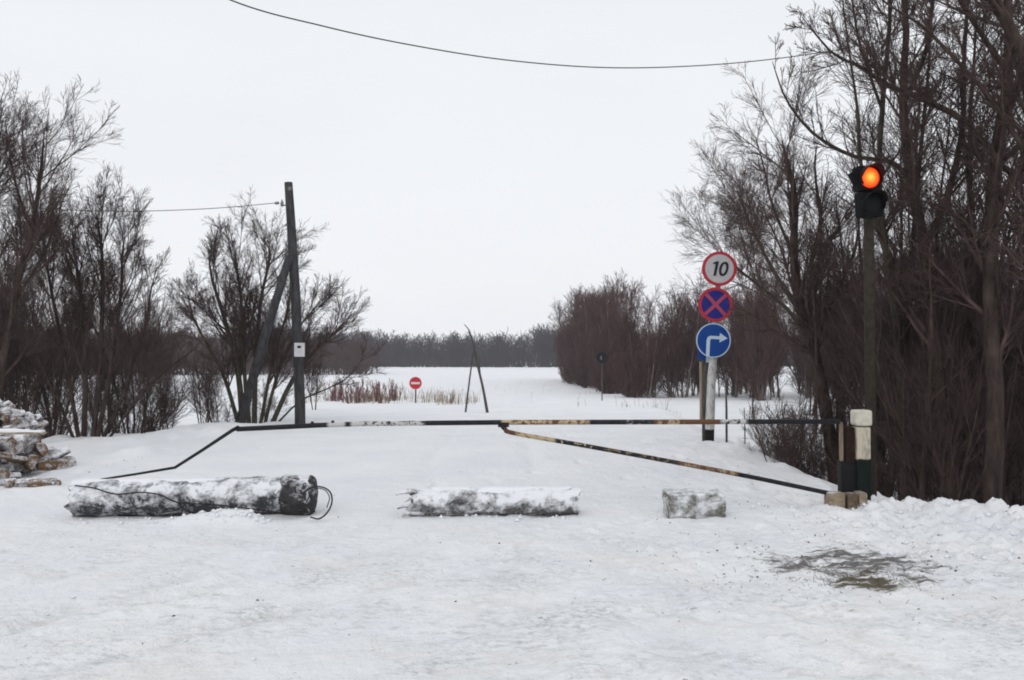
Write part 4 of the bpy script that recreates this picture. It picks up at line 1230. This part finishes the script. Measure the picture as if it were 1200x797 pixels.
# ------------------------------------------------------------------ snowy pile of split logs on the left
def fw_mat(name, c1, c2, thr):
    return snowy(name, c1, c2, thr, 9.0)
M['fw'] = [fw_mat('firewood_bark', (.06, .038, .03), (.17, .11, .075), .475), fw_mat('firewood_split', (.11, .065, .035), (.26, .16, .085), .495), fw_mat('firewood_grey', (.12, .10, .09), (.26, .22, .20), .46)]
protos = []
rs = np.random.RandomState(17)
for s in range(7):
    Lg = (.34, .36, .3, .33, .38, .3, .35)[s]; r = (.055, .075, .06, .07, .05, .08, .065)[s]
    bm = bmesh.new()
    half = s in (1, 4, 6)
    prof = []
    nn = 12
    for i in range(nn):
        a = 2 * PI * i / nn
        rr_ = r * rs.uniform(.9, 1.1)
        z = math.sin(a) * rr_
        if half: z = max(z, -.15 * r)
        prof.append((math.cos(a) * rr_, z))
    rings = []
    for x in np.linspace(-Lg / 2, Lg / 2, 6):
        wob = 1 + rs.normal(0, .04)
        rings.append([bm.verts.new((x, y_ * wob + rs.normal(0, .002), z_ * wob + rs.normal(0, .002))) for y_, z_ in prof])
    for i in range(5):
        for j in range(nn): bm.faces.new([rings[i][j], rings[i][(j + 1) % nn], rings[i + 1][(j + 1) % nn], rings[i + 1][j]])
    f1 = bm.faces.new(rings[0]); f2 = bm.faces.new(rings[-1]); f1.material_index = f2.material_index = 1
    o = mesh_bm('split_log', bm, [M['fw'][s % 3], M['fw'][1]], None)
    protos.append(o)
first = set(); rr = random.Random(6)
gy0 = 10.3
def put_log(x, y, z, rz, rx, ry, sc, s):
    p = protos[s]
    o = p if s not in first else p.copy()
    if s in first: COL.objects.link(o)
    first.add(s)
    o.location = (x, y, z); o.rotation_euler = (rx, ry, rz); o.scale = (sc, sc, sc)
    o['category'] = 'log'; o['group'] = 'split logs of the snowy woodpile'
    o['label'] = 'snow dusted split log in the heap at the left edge of the track'
for i in range(190):
    # a dumped heap: a long low mound with a smaller second mound further back on top
    u = rr.random()
    if i < 145:
        x = -6.16 - abs(rr.gauss(0, .5)) - rr.random() * .9; y = gy0 + rr.uniform(-.35, .7)
        hmax = .52 * min(1, max(0, (-6.08 - x)) / .42) * (1 - .3 * ((y - gy0 - .2) / .6) ** 2)
        z = hmax * (1 - rr.random() ** 1.7 * (1 if i % 3 else .3))
    else:
        x = -6.62 - rr.random() * .9; y = gy0 + .75 + rr.uniform(-.2, .3)
        hmax = 1.05 - .9 * max(0, (-6.0 - x) * -1 + .3)
        z = hmax - rr.random() * .5 - max(0, x + 6.95) * 1.0 - .12
    put_log(x, y, gz(x, y) + max(.03, z), rr.gauss(PI / 2, .7), rr.uniform(-1.2, 1.2), rr.gauss(0, .25), rr.uniform(.95, 1.4), rr.randrange(7))
for (px, py) in ((62, 556), (12, 565), (30, 566), (5, 573), (50, 564)):
    b = at(px, py, 9.9); put_log(b.x, 9.9, gz(b.x, 9.9) + .03, rr.uniform(0, 3), rr.uniform(-1, 1), 0, .8, rr.randrange(7))
bd = mesh_bm('board', box_bm(.9, .10, .02, .004), M['palewood'], None, False, at(8, 507, 10.0)); bd.rotation_euler = (0.1, .03, .12)
bm = box_bm(.86, .10, .03, .012, (0, 0, .026), seg=3)
bmesh.ops.subdivide_edges(bm, edges=list(bm.edges), cuts=4, use_grid_fill=True); roughen(bm, .02, 9, 3); mesh_bm('snow_cap', bm, M['clump'], bd, True)
tag(bd, 'snow covered board lying on top of the lower tier of the log heap', 'board')
print('objects', len(bpy.data.objects))

# ------------------------------------------------------------------ thin winter haze
bm = box_bm(760, 420, 20, 0, (0, 140, 20 / 2 - 3.6))
m = bpy.data.materials.new('haze'); m.use_nodes = True; nt = m.node_tree; nt.nodes.clear()
om = nt.nodes.new('ShaderNodeOutputMaterial'); pv = nt.nodes.new('ShaderNodeVolumePrincipled')
pv.inputs['Color'].default_value = (0.93, 0.95, 1.0, 1); pv.inputs['Density'].default_value = 0.0005
nt.links.new(pv.outputs[0], om.inputs['Volume'])
tag(mesh_bm('haze', bm, m), 'thin pale winter haze over the whole field', kind='stuff')
